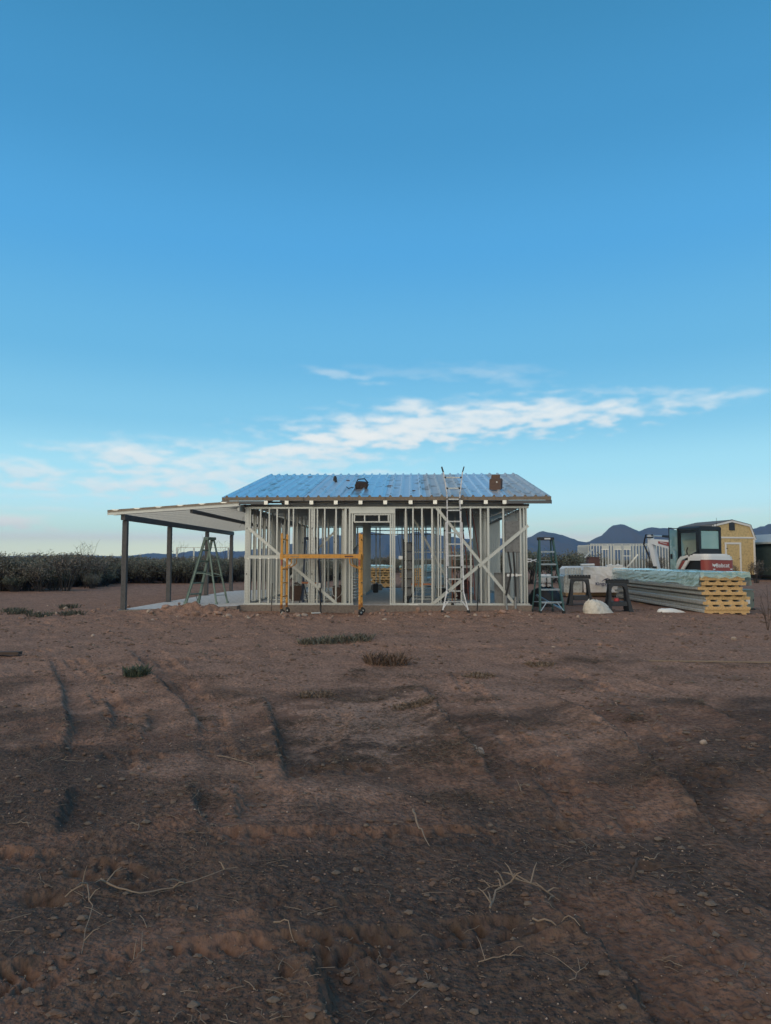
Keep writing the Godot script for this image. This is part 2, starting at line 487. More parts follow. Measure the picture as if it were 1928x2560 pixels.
func strokes_setup() -> void:
	# earth steps left by wheels and blade: polyline on the ground, rise on its left, drop on its right
	edges = [
		[[Vector2(0.66, -3.6), Vector2(0.80, -2.9), Vector2(0.86, -2.44), Vector2(0.95, -1.5)], 0.074, 0.069, 0.42],
		[[Vector2(-0.33, -2.98), Vector2(-0.26, -2.7), Vector2(-0.22, -2.49), Vector2(-0.2, -2.3)], 0.054, 0.037, 0.34],
		[[Vector2(-1.45, -8.4), Vector2(-0.99, -6.43), Vector2(-0.70, -4.9)], 0.081, 0.050, 0.50],
		[[Vector2(0.40, -9.0), Vector2(0.55, -6.79), Vector2(0.65, -6.1), Vector2(0.78, -4.7)], 0.108, 0.075, 0.50],
		[[Vector2(1.70, -8.8), Vector2(1.98, -6.6), Vector2(1.96, -5.55), Vector2(1.84, -3.6)], 0.101, 0.069, 0.50],
		[[Vector2(-1.39, -5.1), Vector2(-1.25, -4.69), Vector2(-1.12, -4.24)], 0.041, 0.027, 0.30],
		[[Vector2(-1.08, -5.08), Vector2(-0.96, -4.69), Vector2(-0.91, -4.28)], 0.041, 0.027, 0.30],
		[[Vector2(-2.17, -5.0), Vector2(-2.02, -4.52), Vector2(-1.9, -4.1)], 0.041, 0.027, 0.45],
		[[Vector2(-3.36, -8.46), Vector2(-2.84, -7.42), Vector2(-2.51, -6.6)], 0.034, 0.036, 0.36],
		[[Vector2(-2.44, -7.42), Vector2(-2.27, -6.79), Vector2(-2.18, -6.26)], 0.023, 0.027, 0.26],
		[[Vector2(-3.3, -5.2), Vector2(-2.7, -5.9), Vector2(-2.3, -6.3)], 0.030, 0.037, 0.3],
		[[Vector2(-4.4, -12.0), Vector2(-3.2, -9.6), Vector2(-2.2, -7.8), Vector2(-1.5, -6.2)], 0.054, 0.037, 0.60],
		[[Vector2(-5.2, -11.0), Vector2(-3.9, -8.6), Vector2(-2.9, -6.6), Vector2(-2.3, -5.0)], 0.047, 0.037, 0.60],
		[[Vector2(2.6, -10.5), Vector2(3.3, -8.2), Vector2(3.2, -6.0), Vector2(2.6, -4.2)], 0.061, 0.050, 0.6],
		[[Vector2(1.5, -3.6), Vector2(1.75, -3.1), Vector2(1.9, -2.5)], 0.023, 0.027, 0.25]]
	# tyre tracks with lugs: polyline, width, depth, lug pitch
	tracks = [
		[[Vector2(-1.75, -3.95), Vector2(-0.61, -4.08), Vector2(0.44, -4.14), Vector2(1.45, -4.3)], 0.24, 0.035, 0.13],
		[[Vector2(-1.6, -2.58), Vector2(-1.04, -2.83), Vector2(-0.7, -2.90), Vector2(-0.1, -2.99), Vector2(0.70, -3.12)], 0.20, 0.045, 0.115],
		[[Vector2(0.19, -4.44), Vector2(1.29, -4.36), Vector2(2.5, -4.48)], 0.22, 0.02, 0.14],
		[[Vector2(-2.8, -3.9), Vector2(-1.6, -3.75), Vector2(-1.2, -3.55), Vector2(-0.5, -3.35)], 0.22, 0.025, 0.13],
		[[Vector2(-0.62, -4.9), Vector2(-0.55, -6.0), Vector2(-0.5, -7.4)], 0.3, 0.02, 0.16],
		[[Vector2(1.2, -4.9), Vector2(1.35, -6.2), Vector2(1.3, -8.0)], 0.3, 0.018, 0.16],
		[[Vector2(-6.0, -11.0), Vector2(-2.0, -13.2), Vector2(3.0, -13.6), Vector2(8.0, -12.6)], 0.4, 0.02, 0.2],
		[[Vector2(-4.6, -10.6), Vector2(-3.4, -8.6), Vector2(-2.5, -6.9), Vector2(-2.0, -5.4)], 0.26, 0.028, 0.15],
		[[Vector2(-3.7, -11.4), Vector2(-2.6, -9.2), Vector2(-1.75, -7.3), Vector2(-1.3, -5.6)], 0.26, 0.028, 0.15],
		[[Vector2(1.0, -9.6), Vector2(1.05, -7.6), Vector2(1.15, -5.8), Vector2(1.2, -4.5)], 0.26, 0.026, 0.15],
		[[Vector2(2.45, -9.8), Vector2(2.6, -7.8), Vector2(2.5, -6.0), Vector2(2.25, -4.6)], 0.26, 0.026, 0.15],
		[[Vector2(-0.1, -3.3), Vector2(0.08, -2.8), Vector2(0.2, -2.2)], 0.2, 0.022, 0.12],
		[[Vector2(1.25, -3.3), Vector2(1.4, -2.7), Vector2(1.45, -2.1)], 0.2, 0.022, 0.12],
		[[Vector2(-3.0, -6.0), Vector2(-1.0, -5.45), Vector2(1.5, -5.2), Vector2(4.0, -5.5)], 0.24, 0.02, 0.14],
		[[Vector2(-5.0, -9.4), Vector2(-1.0, -11.4), Vector2(3.5, -11.9), Vector2(8.0, -11.0)], 0.4, 0.02, 0.2]]

func along(p: Vector2, line: Array) -> Vector3:
	# x: signed distance (positive to the right of the way), y: length along, z: distance past the ends
	var best := Vector3(1e9, 0, 0)
	var run := 0.0
	for i in line.size() - 1:
		var a: Vector2 = line[i]
		var b: Vector2 = line[i + 1]
		var d := b - a
		var l := d.length()
		var t := (p - a).dot(d) / (l * l)
		var tc := clampf(t, 0.0, 1.0)
		var off := p - (a + d * tc)
		var dist := off.length()
		if dist < absf(best.x):
			var over := 0.0
			if (i == 0 and t < 0.0) or (i == line.size() - 2 and t > 1.0):
				over = (t - tc) * l
			best = Vector3(dist * (1.0 if d.cross(off) < 0.0 else -1.0), run + tc * l, absf(over))
		run += l
	return best

func marks(x: float, z: float) -> float:
	var p := Vector2(x, z)
	var y := 0.0
	for e in edges:
		var q: Array = e[0]
		var mid: Vector2 = (q[0] + q[-1]) * 0.5
		if p.distance_to(mid) > q[0].distance_to(q[-1]) * 0.5 + 0.7:
			continue
		var a := along(p, q)
		var total: float = q[0].distance_to(q[-1])
		var fade := (1.0 - smoothstep(0.0, 0.15, a.z)) * smoothstep(0.0, total * 0.3, a.y) * (1.0 - smoothstep(total * 0.7, total * 1.02, a.y))
		var d: float = a.x + 0.035 * nb.get_noise_2d(x * 5.0, z * 5.0) + 0.02 * nb.get_noise_2d(x * 15.0, z * 15.0)
		if d < 0.0:
			y += e[1] * fade * exp(d / e[3] * 2.2)
		else:
			y += fade * lerpf(e[1], -e[2], smoothstep(0.0, 0.06, d)) * (1.0 - smoothstep(0.08, e[3] + 0.12, d))
	for t in tracks:
		var q: Array = t[0]
		var mid: Vector2 = (q[0] + q[-1]) * 0.5
		if p.distance_to(mid) > q[0].distance_to(q[-1]) * 0.6 + 0.8:
			continue
		var a := along(p, q)
		var half: float = t[1] * 0.5
		var ad := absf(a.x)
		if ad > half * 2.0:
			continue
		var fade := (1.0 - smoothstep(0.0, 0.2, a.z)) * clampf(0.45 + 1.3 * nb.get_noise_2d(x * 1.3 + 7.0, z * 1.3), 0.0, 1.0)
		var lug := sin((a.y + ad * 0.5 + 0.09 * nb.get_noise_2d(x * 3.0, z * 3.0 + 8.0)) / t[3] * TAU) + 0.6 * nb.get_noise_2d(x * 11.0, z * 11.0)
		var bed := 1.0 - smoothstep(half * 0.8, half * 1.1, ad)
		y -= t[2] * fade * bed * (0.25 + 1.1 * smoothstep(0.0, 0.5, lug) * smoothstep(0.0, 0.3, ad / half))
		y += t[2] * 0.5 * fade * exp(-pow((ad - half * 1.3) / (half * 0.3), 2.0))
	return y

func bump(x: float, z: float, cx: float, cz: float, rx: float, rz: float) -> float:
	var a := (x - cx) / rx
	var b := (z - cz) / rz
	return exp(-a * a - b * b)

func G(x: float, z: float) -> float:
	var y := 0.24 * smoothstep(-7.5, -15.5, z)
	var near := 1.0 - smoothstep(24.0, 60.0, absf(z) + absf(x) * 0.6)
	var fine := 1.0 - smoothstep(17.0, 26.0, absf(z) + absf(x) * 0.4)
	y += na.get_noise_2d(x * 0.16, z * 0.16) * 0.05 * near
	if z < -70.0:
		y += nb.get_noise_2d(x * 0.004, z * 0.004) * 0.8 * smoothstep(70.0, 400.0, -z)
	if fine > 0.0:
		var rough := 0.6 + 0.5 * nb.get_noise_2d(x * 0.5 + 40.0, z * 0.5)
		y += fine * rough * (na.get_noise_2d(x * 1.1, z * 1.1 + 50.0) * 0.040 + na.get_noise_2d(x * 3.7, z * 3.7) * 0.013)
		y += fine * rough * (absf(nb.get_noise_2d(x * 9.0, z * 9.0)) * 0.010 - 0.003 + absf(nb.get_noise_2d(x * 19.0 + 5.0, z * 19.0)) * 0.006)
		if z > -12.0:
			y += rough * nb.get_noise_2d(x * 26.0, z * 26.0) * 0.005 * (1.0 - smoothstep(6.0, 12.0, -z))
		y += marks(x, z)
		# the churned bank at the edge of the pad
		y += na.get_noise_2d(x * 1.7 + 20.0, z * 2.4) * 0.055 * smoothstep(-13.2, -14.6, z) * (1.0 - smoothstep(-16.6, -17.6, z)) * (1.0 - 0.6 * smoothstep(2.0, 5.0, x))
	# spoil heaps and the open trench by the slab
	y += (0.24 + 0.16 * nb.get_noise_2d(x * 2.2, z * 2.2)) * bump(x, z, -4.6, -17.15, 1.2, 0.45) + 0.05 * bump(x, z, -2.1, -16.2, 0.9, 0.4) + (0.06 + 0.08 * nb.get_noise_2d(x * 2.4, z * 2.4)) * bump(x, z, 0.6, -17.1, 1.5, 0.4) + 0.10 * bump(x, z, 3.0, -17.2, 0.9, 0.4)
	y -= 0.30 * bump(x, z, -3.35, -17.45, 0.36, 0.30)
	y += 0.08 * bump(x, z, -0.4, -12.4, 1.2, 0.5) + 0.06 * bump(x, z, 2.2, -11.0, 1.4, 0.5)
	y -= 0.10 * bump(x, z, -1.55, -3.35, 0.10, 0.05) + 0.06 * bump(x, z, -1.5, -3.62, 0.07, 0.04) + 0.07 * bump(x, z, -0.36, -2.75, 0.03, 0.03) + 0.05 * bump(x, z, 1.32, -3.72, 0.06, 0.05)
	return y

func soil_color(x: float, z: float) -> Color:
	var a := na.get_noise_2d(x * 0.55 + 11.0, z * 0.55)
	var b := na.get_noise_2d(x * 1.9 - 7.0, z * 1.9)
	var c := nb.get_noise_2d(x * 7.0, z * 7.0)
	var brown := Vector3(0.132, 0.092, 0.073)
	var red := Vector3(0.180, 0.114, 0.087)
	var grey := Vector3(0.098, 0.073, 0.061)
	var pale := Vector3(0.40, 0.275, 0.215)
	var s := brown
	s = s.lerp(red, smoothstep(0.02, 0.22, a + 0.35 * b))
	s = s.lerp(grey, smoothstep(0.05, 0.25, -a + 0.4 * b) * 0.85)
	# compacted pad soil round the slab, plus vignette shading towards the camera painted in
	var pad_and_shade := smoothstep(-0.7, 0.9, (-z - 6.9) * 0.26 + na.get_noise_2d(x * 0.35, z * 0.5 + 30.0) * 1.5 + b * 0.5)
	s = s.lerp(Vector3(0.350, 0.224, 0.168) * (1.0 + 0.2 * b), pad_and_shade * 0.85)
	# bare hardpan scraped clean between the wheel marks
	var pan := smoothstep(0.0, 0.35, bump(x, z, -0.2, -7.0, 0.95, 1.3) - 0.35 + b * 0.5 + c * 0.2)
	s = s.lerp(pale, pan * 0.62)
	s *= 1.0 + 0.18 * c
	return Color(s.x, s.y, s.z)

func ground() -> void:
	var us: Array[float] = []
	var cols := 460
	for i in cols + 1:
		us.append(-1.0 + 2.0 * i / cols)
	var wing := 1.0
	var side: Array[float] = []
	while wing < 900.0:
		wing = wing * 1.18 + 0.02
		side.append(wing)
	var all: Array[float] = []
	for i in range(side.size() - 1, -1, -1):
		all.append(-side[i])
	all.append_array(us)
	all.append_array(side)
	var zs: Array[float] = []
	var z := 260.0
	while z > 2.0:
		zs.append(z)
		z -= maxf(z * 0.22, 0.3)
	z = 2.0
	while z > -1.4:
		zs.append(z)
		z -= 0.12
	while z > -20.0:
		zs.append(z)
		z -= 0.0085 + 0.0037 * absf(z)
	while z > -2600.0:
		zs.append(z)
		z -= 0.10 + 0.055 * maxf(absf(z) - 18.5, 0.0)
	zs.append(-2600.0)
	var nx := all.size()
	var nz := zs.size()
	var v := PackedVector3Array()
	var k := PackedColorArray()
	v.resize(nx * nz)
	k.resize(nx * nz)
	for j in nz:
		var zz := zs[j]
		var half := 1.35 + 0.58 * maxf(-zz, 0.0) if zz > -60.0 else 36.15 + (-zz - 60.0) * 0.7
		if zz > 0.0:
			half = 1.35 + 0.2 * zz
		for i in nx:
			var x := all[i] * half
			var p := Vector3(x, G(x, zz), zz)
			v[j * nx + i] = p
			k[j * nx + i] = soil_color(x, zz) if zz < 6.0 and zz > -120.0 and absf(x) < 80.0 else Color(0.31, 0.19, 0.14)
	var n := PackedVector3Array()
	n.resize(nx * nz)
	for j in nz:
		for i in nx:
			var l := v[j * nx + maxi(i - 1, 0)]
			var r := v[j * nx + mini(i + 1, nx - 1)]
			var u := v[maxi(j - 1, 0) * nx + i]
			var d := v[mini(j + 1, nz - 1) * nx + i]
			n[j * nx + i] = (u - d).cross(r - l).normalized()
	var ix := PackedInt32Array()
	ix.resize((nx - 1) * (nz - 1) * 6)
	var o := 0
	for j in nz - 1:
		for i in nx - 1:
			var a := j * nx + i
			var b := a + 1
			var c := a + nx
			var d := c + 1
			ix[o] = a; ix[o + 1] = c; ix[o + 2] = b
			ix[o + 3] = b; ix[o + 4] = c; ix[o + 5] = d
			o += 6
	var arr := []
	arr.resize(Mesh.ARRAY_MAX)
	arr[Mesh.ARRAY_VERTEX] = v
	arr[Mesh.ARRAY_NORMAL] = n
	arr[Mesh.ARRAY_COLOR] = k
	arr[Mesh.ARRAY_INDEX] = ix
	var m := ArrayMesh.new()
	m.add_surface_from_arrays(Mesh.PRIMITIVE_TRIANGLES, arr)
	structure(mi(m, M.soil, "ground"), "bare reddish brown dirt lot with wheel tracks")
	print("ground ", nx, " x ", nz)

func mountain_range(called: String, label: String, crest: Array, dist: float, foot: float, tone: Color) -> void:
	# crest: points (x per metre of distance, height above the eye per metre) read along the skyline
	var cols := 240
	var rows := 22
	var pts := []
	var n2 := FastNoiseLite.new()
	n2.seed = 5
	n2.frequency = 1.0
	n2.fractal_octaves = 4
	var x0: float = crest[0][0]
	var x1: float = crest[-1][0]
	for i in cols + 1:
		var cx := lerpf(x0, x1, float(i) / cols)
		var hh := 0.0
		for j in crest.size() - 1:
			if cx >= crest[j][0] and cx <= crest[j + 1][0]:
				var t: float = (cx - crest[j][0]) / (crest[j + 1][0] - crest[j][0])
				hh = lerpf(crest[j][1], crest[j + 1][1], t)
		hh += 0.0022 * n2.get_noise_1d(cx * 300.0) * smoothstep(0.0, 0.02, hh)
		var col := []
		for j in rows + 1:
			var s := -1.0 + 1.7 * float(j) / rows   # -1 the foot in front, 0 the crest, 0.7 down the far side
			var zz := dist + s * foot
			var spur := n2.get_noise_2d(cx * 38.0, s * 1.6)
			var gully := absf(n2.get_noise_2d(cx * 90.0, s * 1.1 + 9.0))
			var prof := pow(1.0 - absf(s), 1.35)
			var rel := (1.0 - absf(s)) * absf(s) * 1.6
			var yy := 1.55 + hh * dist * prof + hh * dist * rel * (0.45 * spur - 0.9 * gully)
			col.append(Vector3(cx * dist * (1.0 + s * 0.05), maxf(yy, -2.0) if s > -0.97 else -3.0, -zz))
		pts.append(col)
	var b := MB.new()
	b.col = tone
	var nrm := []
	for i in cols + 1:
		var c := []
		for j in rows + 1:
			var l: Vector3 = pts[maxi(i - 1, 0)][j]
			var r: Vector3 = pts[mini(i + 1, cols)][j]
			var u: Vector3 = pts[i][maxi(j - 1, 0)]
			var d: Vector3 = pts[i][mini(j + 1, rows)]
			var q := (r - l).cross(d - u).normalized()
			c.append(q if q.y > 0.0 else -q)
		nrm.append(c)
	for i in cols:
		for j in rows:
			b.strip(pts[i][j], pts[i + 1][j], pts[i + 1][j + 1], pts[i][j + 1], nrm[i][j], nrm[i + 1][j], nrm[i + 1][j + 1], nrm[i][j + 1])
	structure(obj(b, M.mountain, called), label)

func mountains() -> void:
	mountain_range("mountain", "blue grey mountain range with rounded rocky peaks", CREST_NEAR, 1500.0, 430.0, Color(1, 1, 1))
	mountain_range("hill", "low far blue hills along the horizon", CREST_FAR, 1950.0, 380.0, Color(1, 1, 1))

const HOUSE := Vector3(-3.64, 0.41, -18.3)
const TURN := -0.03665
const WIDE := 7.29
const DEEP := 10.9
const TALL := 2.51
const SLOPE := 0.219

func hp(x: float, y: float, z: float) -> Vector3:
	# a point given in the house's own axes
	return HOUSE + Vector3(x, y, z).rotated(Vector3.UP, TURN)

func slabs() -> void:
	var b := MB.new()
	var o := base("concrete_slab", HOUSE, TURN)
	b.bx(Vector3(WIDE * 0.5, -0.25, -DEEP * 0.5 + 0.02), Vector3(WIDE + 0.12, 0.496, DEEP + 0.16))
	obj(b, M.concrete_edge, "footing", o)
	b = MB.new()
	b.bx(Vector3(WIDE * 0.5, -0.0005, -DEEP * 0.5 + 0.02), Vector3(WIDE + 0.11, 0.003, DEEP + 0.15))
	obj(b, M.concrete, "floor_surface", o)
	tag(o, "grey concrete slab that the steel framed house stands on", "slab")
	o = base("patio_slab", HOUSE, TURN)
	b = MB.new()
	# it falls away from the house
	var a := PackedVector2Array([Vector2(-3.12, -0.55), Vector2(-0.07, -0.55), Vector2(-0.07, -0.012), Vector2(-3.12, -0.125)])
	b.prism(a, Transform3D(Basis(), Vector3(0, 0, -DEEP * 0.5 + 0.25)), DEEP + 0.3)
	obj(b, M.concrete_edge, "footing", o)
	b = MB.new()
	b.quad(Vector3(-3.115, -0.121, 0.395), Vector3(-0.075, -0.008, 0.395), Vector3(-0.075, -0.008, -DEEP + 0.1), Vector3(-3.115, -0.121, -DEEP + 0.1), Vector3.UP)
	obj(b, M.concrete, "floor_surface", o)
	tag(o, "pale concrete patio slab under the open porch roof", "slab")

var stud_mesh := {}

func stud_shape(wide: float, deep: float, flip := false) -> ArrayMesh:
	# an upright C channel one metre high, its flange to the front
	var key := "%.3f %.3f %s" % [wide, deep, flip]
	if not stud_mesh.has(key):
		var b := MB.new()
		var t := 0.003
		var s := -1.0 if flip else 1.0
		b.bx(Vector3(0, 0.5, -t * 0.5), Vector3(wide, 1, t))
		b.bx(Vector3(0, 0.5, -deep + t * 0.5), Vector3(wide, 1, t))
		b.bx(Vector3(-s * (wide - t) * 0.5, 0.5, -deep * 0.5), Vector3(t, 1, deep - 2 * t))
		b.bx(Vector3(s * (wide - t) * 0.5, 0.5, -t - 0.006), Vector3(t, 1, 0.012))
		b.bx(Vector3(s * (wide - t) * 0.5, 0.5, -deep + t + 0.006), Vector3(t, 1, 0.012))
		stud_mesh[key] = b.mesh()
	return stud_mesh[key]

func stud(parent: Node, at: Vector3, tall: float, m: Material, wide := 0.042, deep := 0.09, turn := 0.0, flip := false) -> MeshInstance3D:
	var o := mi(stud_shape(wide, deep, flip), m, "stud", parent)
	o.position = at
	o.scale = Vector3(1, tall, 1)
	o.rotation.y = turn
	return o

func web_plate(parent: Node, x: float, y0: float, y1: float, wide: float, z: float) -> void:
	# the face of a stud seen on its web: a plate with a row of punched slots and teardrop knockouts
	var b := MB.new()
	b.bx(Vector3(x, (y0 + y1) * 0.5, z), Vector3(wide, y1 - y0, 0.003))
	var o := obj(b, M.galvanised, "stud_web", parent)
	b = MB.new()
	var y := y0 + 0.04
	while y < y1 - 0.03:
		b.bx(Vector3(x - wide * 0.22, y, z + 0.0035), Vector3(0.022, 0.007, 0.003))
		b.bx(Vector3(x + wide * 0.22, y, z + 0.0035), Vector3(0.022, 0.007, 0.003))
		y += 0.038
	for yy in [0.31, 0.78]:
		var c := lerpf(y0, y1, yy)
		b.prism(PackedVector2Array([Vector2(-0.016, 0.02), Vector2(0.016, 0.02), Vector2(0.014, -0.01), Vector2(0, -0.03), Vector2(-0.014, -0.01)]), Transform3D(Basis(), Vector3(x, c, z + 0.0045)), 0.003)
	var p := obj(b, M.fascia, "punched_slots", o)
	p.set_meta("kind", "stuff")

func track(parent: Node, a: Vector3, c: Vector3, called := "track", h := 0.04, d := 0.094, m: Material = null) -> void:
	# a channel laid along the wall, its lips turned towards the studs
	var b := MB.new()
	var dir := (c - a).normalized()
	var side := dir.cross(Vector3.UP).normalized()
	b.bar(a, c, d, 0.003, side)
	for s in [-1.0, 1.0]:
		var off: Vector3 = side * s * d * 0.5 + Vector3.UP * h * 0.5
		b.bar(a + off, c + off, 0.003, absf(h), side)
	obj(b, m if m else M.galvanised, called, parent)

func brace(parent: Node, a: Vector3, c: Vector3, wide := 0.075) -> void:
	var b := MB.new()
	b.bar(a, c, wide, 0.004, Vector3.RIGHT)
	var dir := (c - a).normalized()
	var across := dir.cross(Vector3.BACK).normalized()
	for s in [-1.0, 1.0]:
		var off: Vector3 = across * s * (wide * 0.5 - 0.002) + Vector3(0, 0, 0.007)
		b.bar(a + off, c + off, 0.004, 0.012, across)
	obj(b, M.galvanised, "brace", parent)

func roof_panel_shapes(length: float, cover: float) -> Array:
	# lengthways along -z, ribs up; the skin above and below, the foam between
	var skin := MB.new()
	var foam := MB.new()
	var prof := PackedVector2Array()
	var ribs := 4
	var pitch := cover / ribs
	for i in ribs:
		var x := -cover * 0.5 + pitch * (i + 0.5)
		if i == 0:
			prof.append(Vector2(-cover * 0.5, 0))
		prof.append(Vector2(x - 0.044, 0))
		prof.append(Vector2(x - 0.018, 0.046))
		prof.append(Vector2(x + 0.018, 0.046))
		prof.append(Vector2(x + 0.044, 0))
		if i == ribs - 1:
			prof.append(Vector2(cover * 0.5, 0))
	for i in prof.size() - 1:
		var a := prof[i]
		var c := prof[i + 1]
		var nn := Vector3(a.y - c.y, c.x - a.x, 0)
		skin.quad(Vector3(a.x, a.y, 0), Vector3(c.x, c.y, 0), Vector3(c.x, c.y, -length), Vector3(a.x, a.y, -length), nn)
		# the cut foam end
		foam.quad(Vector3(a.x, -0.085, -0.004), Vector3(c.x, -0.085, -0.004), Vector3(c.x, c.y - 0.002, -0.004), Vector3(a.x, a.y - 0.002, -0.004), Vector3.BACK)
		foam.quad(Vector3(a.x, -0.085, -length + 0.004), Vector3(c.x, -0.085, -length + 0.004), Vector3(c.x, c.y - 0.002, -length + 0.004), Vector3(a.x, a.y - 0.002, -length + 0.004), Vector3.FORWARD)
	for s in [-1.0, 1.0]:
		foam.quad(Vector3(s * cover * 0.5, -0.085, 0), Vector3(s * cover * 0.5, -0.003, 0), Vector3(s * cover * 0.5, -0.003, -length), Vector3(s * cover * 0.5, -0.085, -length), Vector3(s, 0, 0))
	var liner := MB.new()
	liner.bx(Vector3(0, -0.088, -length * 0.5), Vector3(cover, 0.003, length))
	return [skin.mesh(), foam.mesh(), liner.mesh()]

func roof_panel(parent: Node, shapes: Array, t: Transform3D, skin: Material, foam: Material, liner: Material) -> void:
	var o := mi(shapes[0], skin, "roof_panel", parent)
	o.transform = t
	mi(shapes[1], foam, "foam_core", o)
	mi(shapes[2], liner, "liner", o)

func fx(px: float) -> float:
	return (px - 609.0) * 0.010182

func house() -> void:
	var o := base("house_frame", HOUSE, TURN)
	tag(o, "house of bare galvanised steel studs under a ribbed blue metal gable roof", "house")
	var G_ = M.galvanised
	var D_ = M.galvanised
	# front wall: where each stud stands along it
	track(o, Vector3(0, 0.004, -0.047), Vector3(fx(886), 0.004, -0.047))
	track(o, Vector3(fx(977), 0.004, -0.047), Vector3(WIDE, 0.004, -0.047))
	track(o, Vector3(0, TALL, -0.047), Vector3(WIDE, TALL, -0.047), "top_track", -0.05)
	for s in [[650, 0.042], [672, 0.042], [692, 0.042], [722, 0.042], [733.5, 0.038], [774.5, 0.042], [794.5, 0.038], [813, 0.038], [841.8, 0.042], [866, 0.060], [876.5, 0.05], [883, 0.042],
			[979.5, 0.045], [985, 0.042], [989.6, 0.036], [1017.6, 0.038], [1035.8, 0.044], [1058.4, 0.046], [1083.7, 0.05], [1099, 0.04], [1105, 0.034], [1155.8, 0.040], [1180, 0.042], [1205, 0.046], [1224, 0.064], [1261.7, 0.05], [1304, 0.046], [1312.5, 0.042], [1319, 0.038]]:
		var x := fx(s[0])
		if x > 2.82 and x < 3.77:
			continue
		stud(o, Vector3(x, 0.008, -0.003), TALL - 0.016, G_, s[1] * 0.88, 0.088, 0.0, rng.randf() < 0.5)
	web_plate(o, fx(616.2), 0.012, TALL - 0.01, 0.10, 0.006)
	web_plate(o, fx(781.5), 0.012, TALL - 0.01, 0.07, -0.008)
	stud(o, Vector3(fx(623.5), 0.008, -0.003), TALL - 0.016, G_, 0.03, 0.088)
	stud(o, Vector3(fx(787), 0.008, -0.003), TALL - 0.016, G_, 0.03, 0.088)
	# rail at waist height, doubled lips
	var rail := MB.new()
	rail.bx(Vector3(1.34, 1.22, 0.002), Vector3(2.66, 0.085, 0.004))
	for s in [-1.0, 1.0]:
		rail.bx(Vector3(1.34, 1.22 + 0.041 * s, 0.012), Vector3(2.66, 0.004, 0.016))
	obj(rail, G_, "rail", o)
	for px in [620, 650, 672, 692, 722]:
		var c := MB.new()
		c.bx(Vector3(fx(px), 1.175, 0.012), Vector3(0.05, 0.03, 0.012))
		obj(c, M.galvanised_bright, "clip", o)
	brace(o, Vector3(0.10, 1.97, 0.012), Vector3(2.40, 0.03, 0.012))
	brace(o, Vector3(4.95, 2.47, 0.010), Vector3(6.88, 0.06, 0.010))
	brace(o, Vector3(4.86, 0.05, 0.020), Vector3(7.27, 2.02, 0.020), 0.085)
	# door head
	var head := MB.new()
	head.bx(Vector3(3.31, 2.40, -0.03), Vector3(1.16, 0.13, 0.10))
	head.bx(Vector3(3.31, 2.336, 0.025), Vector3(1.16, 0.014, 0.02))
	head.bx(Vector3(3.31, 2.455, 0.025), Vector3(1.16, 0.014, 0.02))
	obj(head, G_, "header", o)
	track(o, Vector3(2.83, 2.318, -0.047), Vector3(3.77, 2.318, -0.047), "head_track", -0.03)
	track(o, Vector3(2.83, 2.13, -0.047), Vector3(3.77, 2.13, -0.047), "head_track", -0.03)
	for px in [888, 914, 950.5, 974]:
		stud(o, Vector3(fx(px), 2.133, -0.003), 0.182, G_, 0.034, 0.088)
	# end walls
	for s in 2:
		var x := 0.0 if s == 0 else WIDE
		var inx := 0.047 if s == 0 else WIDE - 0.047
		track(o, Vector3(inx, 0.004, -0.1), Vector3(inx, 0.004, -DEEP + 0.1))
		track(o, Vector3(inx, TALL, -0.1), Vector3(inx, TALL, -DEEP + 0.1), "top_track", -0.04)
		var z := -0.42
		while z > -DEEP + 0.2:
			if not (s == 1 and z < -4.3 and z > -5.6) and not (s == 0 and z < -6.0 and z > -7.6):
				stud(o, Vector3(x, 0.008, z), TALL - 0.016, D_, 0.042, 0.09, PI * 0.5 if s == 1 else -PI * 0.5)
			z -= 0.61
	# back wall with its openings
	track(o, Vector3(0, 0.004, -DEEP + 0.047), Vector3(2.9, 0.004, -DEEP + 0.047))
	track(o, Vector3(4.0, 0.004, -DEEP + 0.047), Vector3(WIDE, 0.004, -DEEP + 0.047))
	track(o, Vector3(0, TALL, -DEEP + 0.047), Vector3(WIDE, TALL, -DEEP + 0.047), "top_track", -0.05)
	for x in [0.05, 0.5, 0.92, 1.3, 1.72, 2.1, 2.55, 2.86, 3.02, 3.62, 4.02, 4.1, 4.5, 4.9, 5.3, 5.42, 5.9, 6.3, 6.7, 6.82, 7.24]:
		stud(o, Vector3(x, 0.008, -DEEP + 0.09), TALL - 0.016, D_)
	for y in [2.36, 2.2]:
		track(o, Vector3(2.6, y, -DEEP + 0.047), Vector3(5.3, y, -DEEP + 0.047), "head_track", -0.03, 0.094, D_)
	track(o, Vector3(4.1, 0.9, -DEEP + 0.047), Vector3(5.3, 0.9, -DEEP + 0.047), "sill_track", 0.03, 0.094, D_)
	# partitions
	var wall := func(x0: float, z0: float, x1: float, z1: float, every: float) -> void:
		var a := Vector3(x0, 0.004, z0)
		var c := Vector3(x1, 0.004, z1)
		track(o, a, c, "track", 0.04, 0.094, G_)
		track(o, a + Vector3(0, TALL, 0), c + Vector3(0, TALL, 0), "top_track", -0.04, 0.094, D_)
		var l := a.distance_to(c)
		var d := 0.05
		while d < l:
			var p: Vector3 = a.lerp(c, d / l)
			if absf(x1 - x0) > absf(z1 - z0):
				stud(o, Vector3(p.x, 0.008, z0 + 0.044), TALL - 0.016, G_, 0.042, 0.088)
			else:
				stud(o, Vector3(x0 - 0.044, 0.008, p.z), TALL - 0.016, D_, 0.042, 0.088, -PI * 0.5)
			d += every
	wall.call(0.1, -3.3, 2.5, -3.3, 0.41)
	wall.call(2.55, -0.15, 2.55, -3.3, 0.50)
	wall.call(4.15, -0.9, 4.15, -3.9, 0.55)
	wall.call(4.2, -3.9, 6.2, -3.9, 0.41)
	wall.call(0.3, -1.9, 2.3, -1.9, 0.36)
